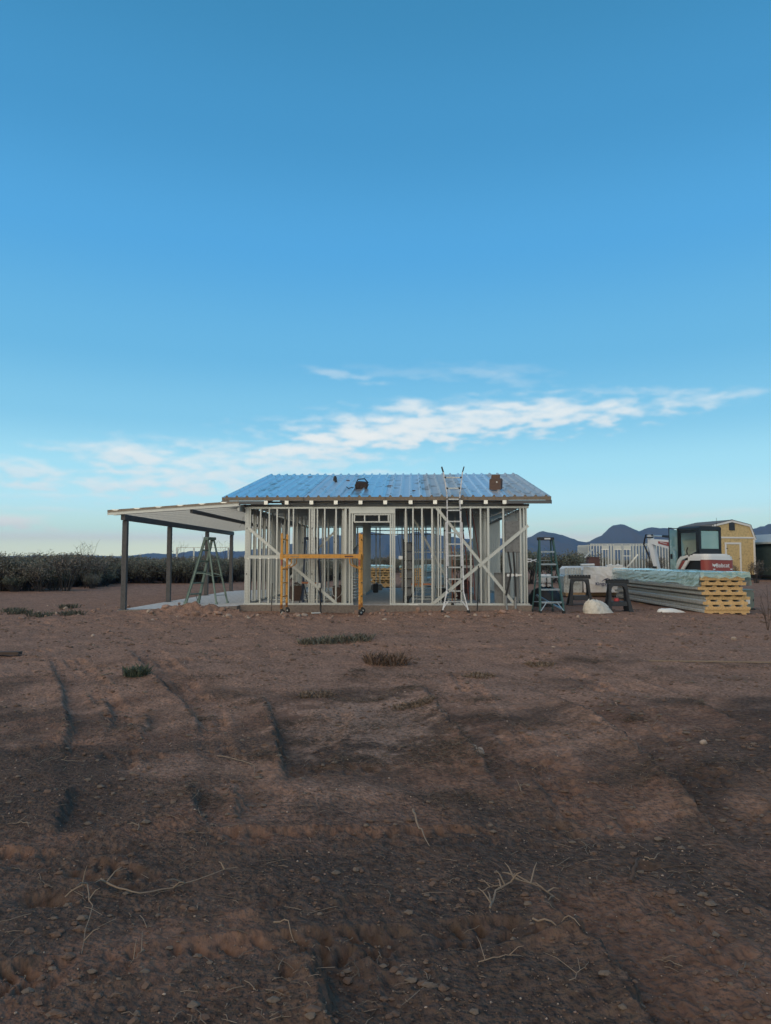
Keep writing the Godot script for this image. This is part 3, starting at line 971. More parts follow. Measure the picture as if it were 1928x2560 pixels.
	wall.call(0.1, -5.2, 2.6, -5.2, 0.33)
	wall.call(4.3, -2.3, 5.6, -2.3, 0.30)
	wall.call(6.25, -0.5, 6.25, -3.8, 0.45)
	wall.call(3.9, -8.8, 7.1, -8.8, 0.45)
	wall.call(1.2, -7.0, 2.7, -7.0, 0.45)
	wall.call(2.75, -5.2, 2.75, -8.6, 0.6)
	wall.call(4.5, -6.8, 7.1, -6.8, 0.52)
	# punched strips on the near partition studs
	for q in [[0.47, -0.9], [0.78, -1.3], [1.02, -2.1], [1.18, -2.2], [2.15, -1.7], [2.66, -1.2]]:
		web_plate(o, q[0], 0.02, 2.1, 0.07, q[1])
	# strap bridging and short blocking between the partitions
	for q in [[0.3, 1.25, -1.9, 2.3], [0.1, 1.1, -5.2, 2.6], [4.3, 1.35, -2.3, 5.6], [4.2, 1.15, -3.9, 6.2], [4.5, 1.5, -6.8, 7.1]]:
		track(o, Vector3(q[0], q[1], q[2]), Vector3(q[3], q[1], q[2]), "bridging", 0.03, 0.05)
	for q in [[4.3, 2.45, -2.32, 5.6, 0.1], [0.35, 0.1, -1.88, 2.2, 2.0], [4.6, 0.1, -6.78, 6.9, 2.3]]:
		brace(o, Vector3(q[0], q[1], q[2] + 0.06), Vector3(q[3], q[4], q[2] + 0.06), 0.06)
	# ceiling joists and rafters
	var z2 := -0.5
	while z2 > -DEEP:
		var b := MB.new()
		b.bx(Vector3(WIDE * 0.5, TALL + 0.055, z2), Vector3(WIDE - 0.1, 0.09, 0.004))
		b.bx(Vector3(WIDE * 0.5, TALL + 0.012, z2 + 0.02), Vector3(WIDE - 0.1, 0.004, 0.04))
		b.bx(Vector3(WIDE * 0.5, TALL + 0.10, z2 + 0.02), Vector3(WIDE - 0.1, 0.004, 0.04))
		obj(b, D_, "joist", o)
		z2 -= 0.61
	var under := 2.73 - 0.10
	var tails := [669, 721, 783, 844, 905.5, 967, 1030, 1090.5, 1154, 1215.5, 1261.5]
	for px in tails:
		var x := fx(px)
		for s in [1.0, -1.0]:
			var b := MB.new()
			var a := Vector3(x, under - 0.048, 0.27) if s > 0 else Vector3(x, under - 0.048, -DEEP - 0.27)
			var c := Vector3(x, under - 0.048 + SLOPE * 5.66, -DEEP * 0.5)
			b.bar(a, c, 0.05, 0.085)
			obj(b, D_, "rafter", o)
		var e := MB.new()
		e.bx(Vector3(x, under - 0.035, 0.285), Vector3(0.095, 0.095, 0.012))
		obj(e, M.galvanised_bright, "rafter_end", o)
	for i in 7:
		var f := (i + 0.5) / 7.0
		for s in [1.0, -1.0]:
			var zz: float = 0.1 - f * 5.4 if s > 0 else -DEEP - 0.1 + f * 5.4
			var b := MB.new()
			b.bx(Vector3(WIDE * 0.5, under - 0.115 + SLOPE * (5.75 * f + 0.2), zz), Vector3(WIDE + 0.5, 0.05, 0.05))
			obj(b, D_, "purlin", o)
	var ridge := MB.new()
	ridge.bx(Vector3(WIDE * 0.5, under - 0.06 + SLOPE * 5.5, -DEEP * 0.5), Vector3(WIDE + 0.6, 0.14, 0.06))
	obj(ridge, D_, "ridge_beam", o)
	# eave beam behind the rafter ends, dark fascias at the overhanging corners
	var eb := MB.new()
	eb.bx(Vector3(WIDE * 0.5, TALL + 0.03, -0.02), Vector3(WIDE + 0.02, 0.05, 0.13))
	obj(eb, M.fascia, "eave_beam", o)
	for s in [[-0.52, fx(664)], [fx(1267), WIDE + 0.52]]:
		var b := MB.new()
		b.bx(Vector3((s[0] + s[1]) * 0.5, under - 0.035, 0.285), Vector3(s[1] - s[0], 0.085, 0.02))
		obj(b, M.fascia, "fascia", o)
	for s in [-0.52, WIDE + 0.52]:
		for q in [1.0, -1.0]:
			var a := Vector3(s, under - 0.04, 0.30) if q > 0 else Vector3(s, under - 0.04, -DEEP - 0.30)
			bar_part(a, Vector3(s, under - 0.04 + SLOPE * 5.75, -DEEP * 0.5), 0.02, 0.09, M.fascia, "rake_fascia", o)
	# the roof, sheet by sheet
	var cover := (WIDE + 1.04) / 8.0
	var run := 5.75
	var shapes := roof_panel_shapes(run * sqrt(1.0 + SLOPE * SLOPE), cover - 0.003)
	var tilt := atan(SLOPE)
	for i in 8:
		var x := -0.52 + cover * (i + 0.5)
		var jog := [0.0, 0.015, -0.01, 0.02, 0.0, -0.015, 0.01, 0.0][i] as float
		roof_panel(o, shapes, Transform3D(Basis(Vector3.RIGHT, tilt), Vector3(x, 2.73 + rf(-0.003, 0.003), 0.30 + jog)), [M.roof_steel, M.roof_steel, M.roof_steel_worn, M.roof_steel, M.roof_steel_worn, M.roof_steel_dusty, M.roof_steel_worn, M.roof_steel_dusty][i], M.foam_dirty, M.panel_steel)
		roof_panel(o, shapes, Transform3D(Basis(Vector3.UP, PI) * Basis(Vector3.RIGHT, tilt), Vector3(x, 2.73, -DEEP - 0.30)), M.roof_steel, M.foam_dirty, M.panel_steel)

func interior_things() -> void:
	var t: Node3D
	# breaker panel and its loose cover
	t = base("electrical_panel", hp(6.88, 1.33, -0.06), TURN)
	box_part(Vector3(0, 0.40, 0), Vector3(0.385, 0.80, 0.09), M.panel_grey, "cabinet", t)
	box_part(Vector3(0, 0.40, 0.049), Vector3(0.375, 0.79, 0.006), M.panel_grey, "cover_plate", t)
	for y in [0.04, 0.74]:
		box_part(Vector3(0.0, y, 0.054), Vector3(0.012, 0.012, 0.006), M.black_plastic, "screw", t)
	for i in 14:
		var x := -0.17 + 0.026 * i
		var top := Vector3(x + rf(-0.04, 0.04), 1.16, rf(-0.05, 0.02))
		tube_part([Vector3(x, 0.80, 0), Vector3(x + rf(-0.02, 0.02), 0.95, rf(-0.02, 0.02)), top], 0.006, M.wire_grey, "cable", t, -1.0, 5)
	tag(t, "tall grey breaker panel mounted between the studs with cables above", "electrical panel")
	for i in 5:
		tag(tube_part([hp(6.75 + 0.05 * i, 2.46, -0.1), hp(6.45 - 0.1 * i, 2.28 - 0.03 * i, -0.15), hp(6.1 - 0.12 * i, 2.40, -0.2), hp(5.8 - 0.1 * i, 2.56, -0.3)], 0.007, M.wire_grey, "cable_loop", self, -1.0, 5), "grey cable sagging under the eave beside the breaker panel", "cable", "loose cables by the breaker panel")
	t = base("panel_cover", hp(6.62, 0.01, -0.16), TURN)
	var pc := box_part(Vector3(0, 0.40, 0), Vector3(0.40, 0.80, 0.03), M.panel_grey, "plate", t)
	pc.rotation.x = -0.06
	box_part(Vector3(0, 0.80, -0.012), Vector3(0.41, 0.02, 0.05), M.panel_grey, "top_lip", t)
	tag(t, "grey metal cover leaning low behind the crossed braces", "panel cover")
	# conduits down from the panel
	t = base("black_conduit", hp(6.76, 0.3, 0.03), TURN)
	tube_part([Vector3(0.0, 1.05, -0.05), Vector3(0.03, 0.8, 0), Vector3(0.06, 0.55, 0.03), Vector3(0.02, 0.35, 0.05), Vector3(-0.08, -0.05, 0.07)], 0.024, M.black_rubber, "hose", t, -1.0, 10)
	tube_part([Vector3(-0.082, -0.05, 0.07), Vector3(-0.082, -0.13, 0.07)], 0.032, M.conduit_grey, "coupling", t, -1.0, 10)
	tube_part([Vector3(-0.082, -0.11, 0.07), Vector3(-0.08, -0.28, 0.08), Vector3(-0.05, -0.45, 0.10), Vector3(0.0, -0.52, 0.16), Vector3(0.15, -0.55, 0.38)], 0.028, M.conduit_grey, "sweep_elbow", t, -1.0, 10)
	tag(t, "black hose joined to a grey elbow lying out on the dirt", "conduit")
	t = base("grey_conduit", hp(6.92, 0.3, 0.03), TURN)
	tube_part([Vector3(-0.03, 1.05, -0.05), Vector3(-0.01, 0.6, 0.02), Vector3(0.0, -0.12, 0.06)], 0.024, M.black_rubber, "hose", t, -1.0, 10)
	tube_part([Vector3(0.0, -0.08, 0.06), Vector3(0.0, -0.18, 0.06)], 0.033, M.conduit_grey, "coupling", t, -1.0, 10)
	tube_part([Vector3(0.0, -0.17, 0.06), Vector3(-0.01, -0.35, 0.08), Vector3(0.02, -0.58, 0.12)], 0.03, M.conduit_grey, "sweep_elbow", t, -1.0, 10)
	tag(t, "straight black hose ending in a grey elbow into the ground", "conduit")
	tag(tube_part([hp(7.0, 1.34, -0.07), hp(7.0, 0.05, -0.07)], 0.038, M.conduit_grey, "vent_pipe", self, -1.0, 12), "wide grey pipe standing under the breaker panel", "pipe")
	t = base("pipe_clamp", hp(6.90, 0.76, 0.065), TURN)
	box_part(Vector3(0, 0, 0), Vector3(0.38, 0.05, 0.012), M.pvc_white, "strap", t)
	for x in [-0.16, -0.06, 0.05]:
		box_part(Vector3(x, 0, 0.012), Vector3(0.05, 0.07, 0.016), M.white_plastic, "saddle", t)
	tag(t, "white strap holding the conduits across two studs", "clamp")
	# pipes in the right hand rooms
	for q in [[5.36, -0.45, "copper", 0.012], [5.44, -0.5, "copper", 0.010]]:
		tag(tube_part([hp(q[0], 0.02, q[1]), hp(q[0], 1.3, q[1]), hp(q[0] - 0.02, 1.5, q[1])], q[3], M[q[2]], "copper_pipe"), "thin copper pipe standing behind the aluminium ladder", "pipe", "copper pipes behind the aluminium ladder")
	for i in 3:
		tag(tube_part([hp(6.12 - 0.17 * i, 0.1, -0.4), hp(6.08 - 0.17 * i, 1.2, -0.5), hp(5.9 - 0.15 * i, 2.5, -0.7)], 0.014, M.pex_red, "water_pipe"), "slender dark red water pipe running up between the braced studs", "pipe", "dark red water pipes")
	t = base("drain_pipe", hp(4.32, 0.0, -0.35), TURN)
	tube_part([Vector3(0.02, 2.4, 0), Vector3(0.02, 1.2, 0), Vector3(0.03, 0.55, 0), Vector3(0.05, 0.36, 0.02), Vector3(0.0, 0.22, 0.03), Vector3(-0.09, 0.16, 0.03), Vector3(-0.12, 0.02, 0.02)], 0.032, M.black_plastic, "pipe", t, -1.0, 10)
	for y in [1.55, 0.16]:
		tube_part([Vector3(0.02 if y > 1.0 else -0.10, y - 0.05, 0), Vector3(0.02 if y > 1.0 else -0.11, y + 0.05, 0)], 0.042, M.black_plastic, "fitting", t, -1.0, 10)
	tag(t, "black plastic drain pipe with a trap bend behind the studs", "drain pipe")
	tag(tube_part([hp(5.34, -0.02, 0.03), hp(5.34, 0.09, 0.03)], 0.035, M.black_rubber, "pipe_stub", self, -1.0, 10), "short black capped pipe stub behind the foot of the aluminium ladder", "pipe")
	# outlet boxes
	for q in [[4.03, 1.20, 0.10, 0.085], [4.82, 1.23, 0.035, 0.08]]:
		t = base("outlet_box", hp(q[0], q[1], 0.01), TURN)
		box_part(Vector3.ZERO, Vector3(q[2], q[3], 0.05), M.pvc_white, "box", t)
		box_part(Vector3(0, 0, 0.027), Vector3(q[2] * 0.8, q[3] * 0.3, 0.004), M.white_plastic, "mud_ring", t)
		tag(t, "square white outlet box fixed to the stud right beside the doorway" if q[2] > 0.05 else "narrow white outlet box fixed to a stud in mid wall", "outlet box")
	tag(tube_part([hp(3.98, 2.4, -0.05), hp(3.95, 1.8, -0.03), hp(3.99, 1.5, -0.02), hp(4.03, 1.25, 0.0)], 0.006, M.black_rubber, "drop_cable", self, -1.0, 5), "black cable dropping to the square outlet box", "cable")
	# loose pipes leaning outside
	t = base("leaning_post", hp(2.03, -0.22, 0.30), TURN)
	tube_part([Vector3(0.0, 0.0, 0.0), Vector3(-0.05, 0.75, -0.2), Vector3(-0.12, 1.35, -0.3)], 0.02, M.black_rubber, "pole", t)
	box_part(Vector3(-0.06, 0.72, -0.18), Vector3(0.06, 0.12, 0.05), M.galvanised, "grip", t)
	tag(t, "black pole leaning against the studs under the yellow scaffold", "pole")
	tag(tube_part([hp(0.75, 0.55, 0.05), hp(0.75, 0.2, 0.08), hp(0.74, -0.25, 0.10)], 0.012, M.black_rubber, "stub_pipe"), "thin black pipe rising from the trench in front of the slab", "pipe")
	tag(tube_part([hp(6.0, 1.0, 0.03), hp(5.98, 0.4, 0.10), hp(5.94, -0.18, 0.22)], 0.013, M.black_rubber, "hanging_hose"), "thin black hose hanging down the slab edge to the dirt", "hose")
	var pv := tube_part([hp(1.82, 0, 0.50), hp(2.03, 0, 0.40)], 0.018, M.pvc_white, "pvc_offcut")
	pv.position.y = G(-1.7, -17.8) + 0.02 - 0.41
	tag(pv, "short white plastic pipe lying at the foot of the black pole", "pipe")
	tag(box_part(hp(4.35, 0.012, 0.05), Vector3(0.24, 0.02, 0.05), M.pvc_white, "trim_offcut"), "short white strip lying on the slab edge by the doorway", "offcut")
	# inside
	var lad := step_ladder("indoor_ladder", hp(1.52, 0, -1.5), 0.25 + TURN, 1.75, 0.34, 0.50, 0.75, 5, M.fibreglass_blue, M.aluminium, M.fibreglass_blue)
	tag(lad, "dark blue step ladder standing inside behind the scaffold", "ladder")
	t = base("storage_tower", hp(4.22, 0, -1.0), TURN)
	for i in 6:
		box_part(Vector3(0, 0.28 + 0.24 * i, 0), Vector3(0.22, 0.20, 0.2), M.panel_grey, "drawer", t)
		box_part(Vector3(0, 0.40 + 0.24 * i, 0), Vector3(0.25, 0.025, 0.22), M.black_plastic, "shelf", t)
	for s in [-1.0, 1.0]:
		box_part(Vector3(s * 0.13, 0.85, 0), Vector3(0.03, 1.7, 0.2), M.black_plastic, "side_rail", t)
	tag(t, "tall black and grey tool tower inside by the doorway", "tool tower")
	for q in [[1.62, 0.53, -0.7, 0.46, -0.05], [4.38, 0.50, -0.75, 0.16, 0.0], [4.70, 0.50, -0.75, 0.32, 0.0]]:
		var ob := box_part(Vector3.ZERO, Vector3(q[3], 0.045, 0.05), M.orange_board, "orange_level")
		ob.position = hp(q[0], q[1], q[2])
		ob.rotation = Vector3(0, TURN, q[4])
		if q[0] > 3:
			for s in [-0.4, 0.4]:
				tube_part([Vector3(q[3] * s, -0.50, 0), Vector3(q[3] * s, -0.02, 0)], 0.012, M.galvanised, "leg", ob)
		tag(ob, "orange bar lying level behind the studs under the scaffold" if q[0] < 3 else "orange bar fixed level behind the studs beside the drain pipe", "bar", "" if q[0] < 3 else "orange bars beside the drain pipe")
	for s in [-1.0, 1.0]:
		var trestle := base("bar_stand", hp(1.62 + 0.18 * s, 0, -0.72), TURN)
		tube_part([Vector3(-0.1, 0, 0.1), Vector3(0, 0.505, 0)], 0.012, M.black_plastic, "leg", trestle)
		tube_part([Vector3(0.1, 0, -0.1), Vector3(0, 0.505, 0)], 0.012, M.black_plastic, "leg", trestle)
		tag(trestle, "thin black trestle under the orange bar behind the scaffold", "trestle", "trestles under the orange bar")
	carton("moving_box", hp(1.05, 0.0, -1.9), Vector3(0.34, 0.42, 0.34), 0.3, "brown cardboard box on the slab behind the scaffold post")
	carton("bucket_box", hp(2.30, 0.0, -1.2), Vector3(0.24, 0.40, 0.24), -0.2, "narrow brown cardboard box with a hose coiled on it near the doorway")
	tag(tube_part([hp(2.16, 0.42, -1.0), hp(2.2, 0.2, -0.9), hp(2.32, 0.12, -0.9), hp(2.43, 0.24, -0.95), hp(2.44, 0.43, -1.05)], 0.009, M.pvc_white, "white_hose"), "white hose hanging in a loop on the narrow cardboard box", "hose")
	t = base("pail", hp(5.15, 0, -1.6), TURN)
	var pb := MB.new()
	pb.lathe([Vector2(0, 0), Vector2(0.13, 0), Vector2(0.15, 0.36), Vector2(0.14, 0.36), Vector2(0.12, 0.02)], Transform3D())
	obj(pb, M.black_plastic, "tub", t)
	tube_part([Vector3(-0.15, 0.34, 0), Vector3(-0.1, 0.44, 0.03), Vector3(0.1, 0.44, 0.03), Vector3(0.15, 0.34, 0)], 0.005, M.galvanised, "bail", t)
	tag(t, "black pail standing inside behind the aluminium ladder", "pail")
	for q in [[2.98, 0.10, -9.0, 0.42, 0.22, 0.4], [5.95, 0.08, -2.6, 0.34, 0.16, 0.3], [3.05, 0.16, -6.8, 0.18, 0.32, 0.2]]:
		var bx := box_part(Vector3(0, q[4] * 0.5, 0), Vector3(q[3], q[4], q[5]), M.panel_grey if q[2] < -7.5 or q[0] > 5 else M.black_plastic, "tool_case")
		bx.position = hp(q[0], 0, q[2])
		bx.rotation.y = TURN
		tag(bx, "pale grey case on the slab seen through the doorway" if q[2] < -7.5 else ("low grey case on the slab behind the braced studs" if q[0] > 5 else "small black case on the slab beside the doorway passage"), "case")
	t = base("red_tool_chest", hp(5.75, 0, -3.0), TURN)
	box_part(Vector3(0, 0.28, 0), Vector3(0.5, 0.56, 0.35), M.rust_box, "body", t)
	for y in [0.15, 0.32, 0.47]:
		box_part(Vector3(0, y, 0.18), Vector3(0.46, 0.012, 0.01), M.red_paint, "drawer_pull", t)
	tag(t, "dark red tool chest inside behind the aluminium ladder", "tool chest")
	t = base("work_table", hp(5.95, 0, -2.2), TURN)
	box_part(Vector3(0, 0.95, 0), Vector3(0.42, 0.07, 0.5), M.pvc_white, "top", t)
	for s in [-1.0, 1.0]:
		box_part(Vector3(0.19 * s, 0.46, 0.2), Vector3(0.03, 0.92, 0.03), M.galvanised, "leg", t)
		box_part(Vector3(0.19 * s, 0.46, -0.2), Vector3(0.03, 0.92, 0.03), M.galvanised, "leg", t)
	tag(t, "narrow white topped table inside behind the braced studs", "table")
	# a coil of ducting and leaning studs inside near the doorway
	for i in 5:
		tag(bar_part(hp(2.35 + 0.03 * i, 0.9 + 0.07 * i, -1.55), hp(2.72 + 0.02 * i, 1.28 + 0.07 * i, -1.9), 0.03, 0.05, M.galvanised_bright, "loose_channel", self), "short bright channel leaning inside beside the doorway", "channel", "loose channels beside the doorway")
	t = base("duct_coil", hp(2.72, 0, -1.5), TURN)
	for i in 9:
		var d := MB.new()
		var ring := []
		for k in 17:
			ring.append(Vector3(cos(TAU * k / 16.0) * 0.11, 0.1 + 0.085 * i, sin(TAU * k / 16.0) * 0.11))
		d.tube(ring, 0.03, -1.0, 6, false)
		obj(d, M.galvanised_bright, "coil", t)
	tag(t, "bright ribbed metal duct standing inside beside the doorway", "duct")

func carton(called: String, at: Vector3, s: Vector3, turn: float, label: String) -> Node3D:
	var t := base(called, at, turn)
	box_part(Vector3(0, s.y * 0.5, 0), s, M.cardboard, "box", t)
	for q in [-1.0, 1.0]:
		var f := box_part(Vector3(q * s.x * 0.52, s.y + 0.02, 0), Vector3(s.x * 0.45, 0.006, s.z * 0.96), M.cardboard, "flap", t)
		f.rotation.z = q * 0.5
	tag(t, label, "box")
	return t

func patio_cover() -> void:
	var o := base("patio_cover", HOUSE, TURN)
	tag(o, "open porch roof on four dark posts attached beside the house", "porch")
	var zs := [0.27, -3.06, -7.0, -10.45]
	for z in zs:
		var p := box_part(Vector3(-3.0, 1.02, z), Vector3(0.12, 2.25, 0.12), M.post_steel, "post", o)
		var f := box_part(Vector3(-3.0, -0.112, z), Vector3(0.2, 0.014, 0.2), M.post_steel, "base_plate", o)
		f.set_meta("label", "square steel plate under a post")
		p.position.y = 0.0
	box_part(Vector3(-3.0, 2.222, -5.1), Vector3(0.11, 0.15, 11.1), M.post_steel, "beam", o)
	var at_x := func(x: float) -> float: return 2.285 + (x + 3.35) * 0.066   # underside of the sheets
	box_part(Vector3(-1.25, at_x.call(-1.25) - 0.05, -5.1), Vector3(0.07, 0.10, 11.1), M.post_steel, "middle_beam", o)
	box_part(Vector3(-0.06, at_x.call(-0.06) - 0.06, -5.1), Vector3(0.05, 0.12, 11.0), M.galvanised, "ledger", o)
	# purlins lie open across the beams, no sheets on them yet
	var z := 0.25
	while z > -10.5:
		var b := MB.new()
		var a0 := Vector3(-3.33, at_x.call(-3.33) + 0.045, z)
		var c0 := Vector3(-0.05, at_x.call(-0.05) + 0.045, z)
		b.bar(a0, c0, 0.10, 0.003, Vector3.UP)
		for s in [-1.0, 1.0]:
			b.bar(a0 + Vector3(0, 0.0485 * s, -0.022), c0 + Vector3(0, 0.0485 * s, -0.022), 0.003, 0.042, Vector3.UP)
		obj(b, M.galvanised, "purlin", o)
		z -= 0.56
	# front rim: bright channel below, cut panel edge above with notches
	var a := Vector3(-3.36, at_x.call(-3.36) + 0.02, 0.545)
	var c := Vector3(-0.02, at_x.call(-0.02) + 0.02, 0.545)
	var r := MB.new()
	r.bar(a, c, 0.070, 0.006, Vector3.UP)
	r.bar(a + Vector3(0, 0.034, 0.012), c + Vector3(0, 0.034, 0.012), 0.004, 0.024, Vector3.UP)
	r.bar(a + Vector3(0, -0.034, 0.012), c + Vector3(0, -0.034, 0.012), 0.004, 0.024, Vector3.UP)
	obj(r, M.galvanised, "rim_channel", o)
	var up := Vector3(0, 0.066, 0.004)
	r = MB.new()
	r.bar(a + up, c + up, 0.058, 0.01, Vector3.UP)
	obj(r, M.foam_dirty, "rim_edge", o)
	for i in 6:
		var q := a.lerp(c, 0.06 + 0.165 * i) + up + Vector3(0, 0.016, 0.008)
		r = MB.new()
		r.prism(PackedVector2Array([Vector2(-0.10, 0.014), Vector2(0.10, 0.014), Vector2(0.04, -0.016), Vector2(-0.04, -0.016)]), Transform3D(Basis(), q), 0.008)
		obj(r, M.galvanised_bright, "rib_end", o)
	# wires left hanging from the soffit
	for i in 3:
		tag(tube_part([hp(-0.75 + 0.08 * i, 2.44, -3.0), hp(-0.78 + 0.1 * i, 2.25, -3.0), hp(-0.85 + 0.14 * i, 2.12 + 0.03 * i, -2.95)], 0.005, M.black_rubber, "soffit_wire", self, -1.0, 5), "black wire hanging from the porch roof", "wire", "wires hanging from the porch roof")

func on_roof(x: float, z: float, lift := 0.0) -> Vector3:
	return hp(x, 2.73 + SLOPE * (0.3 - z) + lift, z)

func roof_things() -> void:
	var tilt := atan(SLOPE)
	var t := base("roof_carton", on_roof(6.58, -0.98, 0.0), 0.0)
	t.basis = Basis(Vector3.UP, TURN) * Basis(Vector3.RIGHT, tilt) * Basis(Vector3.UP, -0.35)
	var s := Vector3(0.31, 0.30, 0.22)
	box_part(Vector3(0, s.y * 0.5 + 0.02, 0), s, M.cardboard, "box", t)
	var f := box_part(Vector3(0, 0, 0), Vector3(0.24, 0.006, 0.12), M.cardboard, "flap", t)
	f.position = Vector3(-0.03, s.y + 0.06, -0.08)
	f.rotation = Vector3(1.2, 0.1, 0.12)
	box_part(Vector3(0.05, 0.24, 0.113), Vector3(0.035, 0.03, 0.004), M.pvc_white, "tape", t)
	tag(t, "open brown cardboard box standing on the metal roof", "box")
	t = base("tool_bag", on_roof(2.93, -1.46, 0.0), 0.0)
	t.basis = Basis(Vector3.UP, TURN) * Basis(Vector3.RIGHT, tilt)
	var b := MB.new()
	b.prism(PackedVector2Array([Vector2(-0.17, 0.0), Vector2(0.15, 0.0), Vector2(0.19, 0.10), Vector2(0.12, 0.18), Vector2(-0.10, 0.20), Vector2(-0.19, 0.11)]), Transform3D(Basis(), Vector3(0, 0.01, 0)), 0.2)
	obj(b, M.tool_leather, "bag", t)
	tube_part([Vector3(-0.16, 0.15, 0.05), Vector3(-0.1, 0.27, 0.03), Vector3(0.08, 0.28, 0.0), Vector3(0.18, 0.16, -0.02)], 0.018, M.black_plastic, "strap", t)
	tube_part([Vector3(-0.18, 0.03, 0.1), Vector3(-0.28, 0.05, 0.12), Vector3(-0.36, 0.02, 0.1), Vector3(-0.42, 0.06, 0.05)], 0.016, M.black_plastic, "loose_strap", t)
	for i in 3:
		box_part(Vector3(-0.1 + 0.1 * i, 0.09, 0.107), Vector3(0.07, 0.10, 0.025), M.tool_leather, "pocket", t)
	tag(t, "dark brown tool belt heaped in the middle of the metal roof", "tool belt")
	t = base("roof_vent", on_roof(1.99, -3.24, -0.02), 0.0)
	b = MB.new()
	b.lathe([Vector2(0.10, 0), Vector2(0.07, 0.03), Vector2(0.055, 0.1), Vector2(0.055, 0.16), Vector2(0.0, 0.165)], Transform3D(), 14)
	obj(b, M.black_rubber, "boot", t)
	tube_part([Vector3(0, 0.1, 0), Vector3(0, 0.2, 0)], 0.035, M.black_plastic, "pipe", t)
	tag(t, "small black vent pipe poking through the metal roof", "vent")
	for q in [[3.7, -2.1, 0.12, 0.4], [1.0, -4.7, 0.1, 0.2], [4.35, -0.9, 0.09, 1.2], [2.35, -3.6, 0.1, 2.0], [6.9, -1.6, 0.06, 0.3]]:
		var k := MB.new()
		k.prism(PackedVector2Array([Vector2(-q[2], -0.03), Vector2(q[2] * 0.7, -0.05), Vector2(q[2], 0.02), Vector2(0, 0.05), Vector2(-q[2] * 0.8, 0.03)]), Transform3D(Basis(Vector3.RIGHT, -PI * 0.5), Vector3(0, 0.012, 0)), 0.012)
		var o := obj(k, M.cardboard, "roof_scrap")
		o.position = on_roof(q[0], q[1])
		o.basis = Basis(Vector3.UP, TURN) * Basis(Vector3.RIGHT, tilt) * Basis(Vector3.UP, q[3])
		tag(o, "small brown scrap lying on the metal roof", "scrap", "scraps on the metal roof")

func scaffold() -> void:
	# wheeled frame: two end frames joined by a plank deck and side rails
	var y0 := (G(-2.46, -16.95) + G(-0.6, -16.95) + G(-2.46, -17.65) + G(-0.6, -17.65)) * 0.25 + 0.005
	var o := base("scaffold", Vector3(-1.53, y0, -17.3), TURN)
	tag(o, "yellow rolling scaffold standing in front of the stud wall", "scaffold")
	var half := 0.93
	var dep := 0.36
	for s in [-1.0, 1.0]:
		for d in [-1.0, 1.0]:
			var x: float = half * s
			var z: float = dep * d
			box_part(Vector3(x, 1.03, z), Vector3(0.05, 1.80, 0.05), M.scaffold_yellow, "upright", o)
			tube_part([Vector3(x, 1.92, z), Vector3(x, 1.95, z)], 0.016, M.scaffold_yellow, "pin", o)
			box_part(Vector3(x, 0.20, z), Vector3(0.05, 0.10, 0.05), M.red_paint, "warning_sleeve", o)
			var c := MB.new()
			c.lathe([Vector2(0.0, -0.02), Vector2(0.05, -0.02), Vector2(0.062, -0.012), Vector2(0.062, 0.012), Vector2(0.05, 0.02), Vector2(0.0, 0.02)], Transform3D(Basis(Vector3.RIGHT, PI * 0.5) * Basis(), Vector3.ZERO), 18)
			var w := obj(c, M.black_rubber, "caster", o)
			w.position = Vector3(x + 0.03, 0.062, z)
			w.rotation.y = 0.3 * s + 0.2 * d
			var hub := MB.new()
			hub.lathe([Vector2(0.0, -0.024), Vector2(0.022, -0.024), Vector2(0.022, 0.024), Vector2(0.0, 0.024)], Transform3D(Basis(Vector3.RIGHT, PI * 0.5), Vector3.ZERO), 12)
			obj(hub, M.galvanised, "hub", w)
			box_part(Vector3(x + 0.012, 0.115, z), Vector3(0.06, 0.06, 0.07), M.black_plastic, "caster_fork", o)
		for y in [0.42, 0.75, 1.08, 1.42, 1.80]:
			tube_part([Vector3(half * s, y, -dep), Vector3(half * s, y, dep)], 0.017, M.scaffold_yellow, "rung", o)
	# side rails with end sleeves, deck between
	for d in [-1.0, 1.0]:
		var z: float = (dep + 0.026) * d
		box_part(Vector3(0, 1.385, z), Vector3(half * 2.0 + 0.06, 0.085, 0.03), M.scaffold_yellow, "side_rail", o)
		for s in [-1.0, 1.0]:
			box_part(Vector3(half * s, 1.38, z + 0.012 * d), Vector3(0.075, 0.14, 0.03), M.scaffold_yellow, "rail_sleeve", o)
			tube_part([Vector3((half - 0.24) * s, 1.35, z), Vector3((half - 0.23) * s, 1.22, z), Vector3((half - 0.18) * s, 1.17, z), Vector3(half * s, 1.09, z)], 0.012, M.scaffold_yellow, "corner_brace", o)
			box_part(Vector3(half * s, 1.25, z + 0.004 * d), Vector3(0.032, 0.16, 0.02), M.red_paint, "warning_label", o)
	box_part(Vector3(0, 1.435, 0), Vector3(half * 2.0 - 0.02, 0.02, dep * 2.0 - 0.02), M.plywood, "deck", o)
	var lb := box_part(Vector3(0.68, 1.385, dep + 0.043), Vector3(0.20, 0.03, 0.004), M.black_plastic, "label_plate", o)
	var t := MB.new()
	for i in 12:
		t.bx(Vector3(0.60 + 0.0145 * i, 1.385, dep + 0.0465), Vector3(0.009, 0.012, 0.002))
	obj(t, M.red_paint, "print", lb)
	box_part(Vector3(-0.62, 1.388, dep + 0.043), Vector3(0.22, 0.03, 0.003), M.plywood, "worn_label", o)

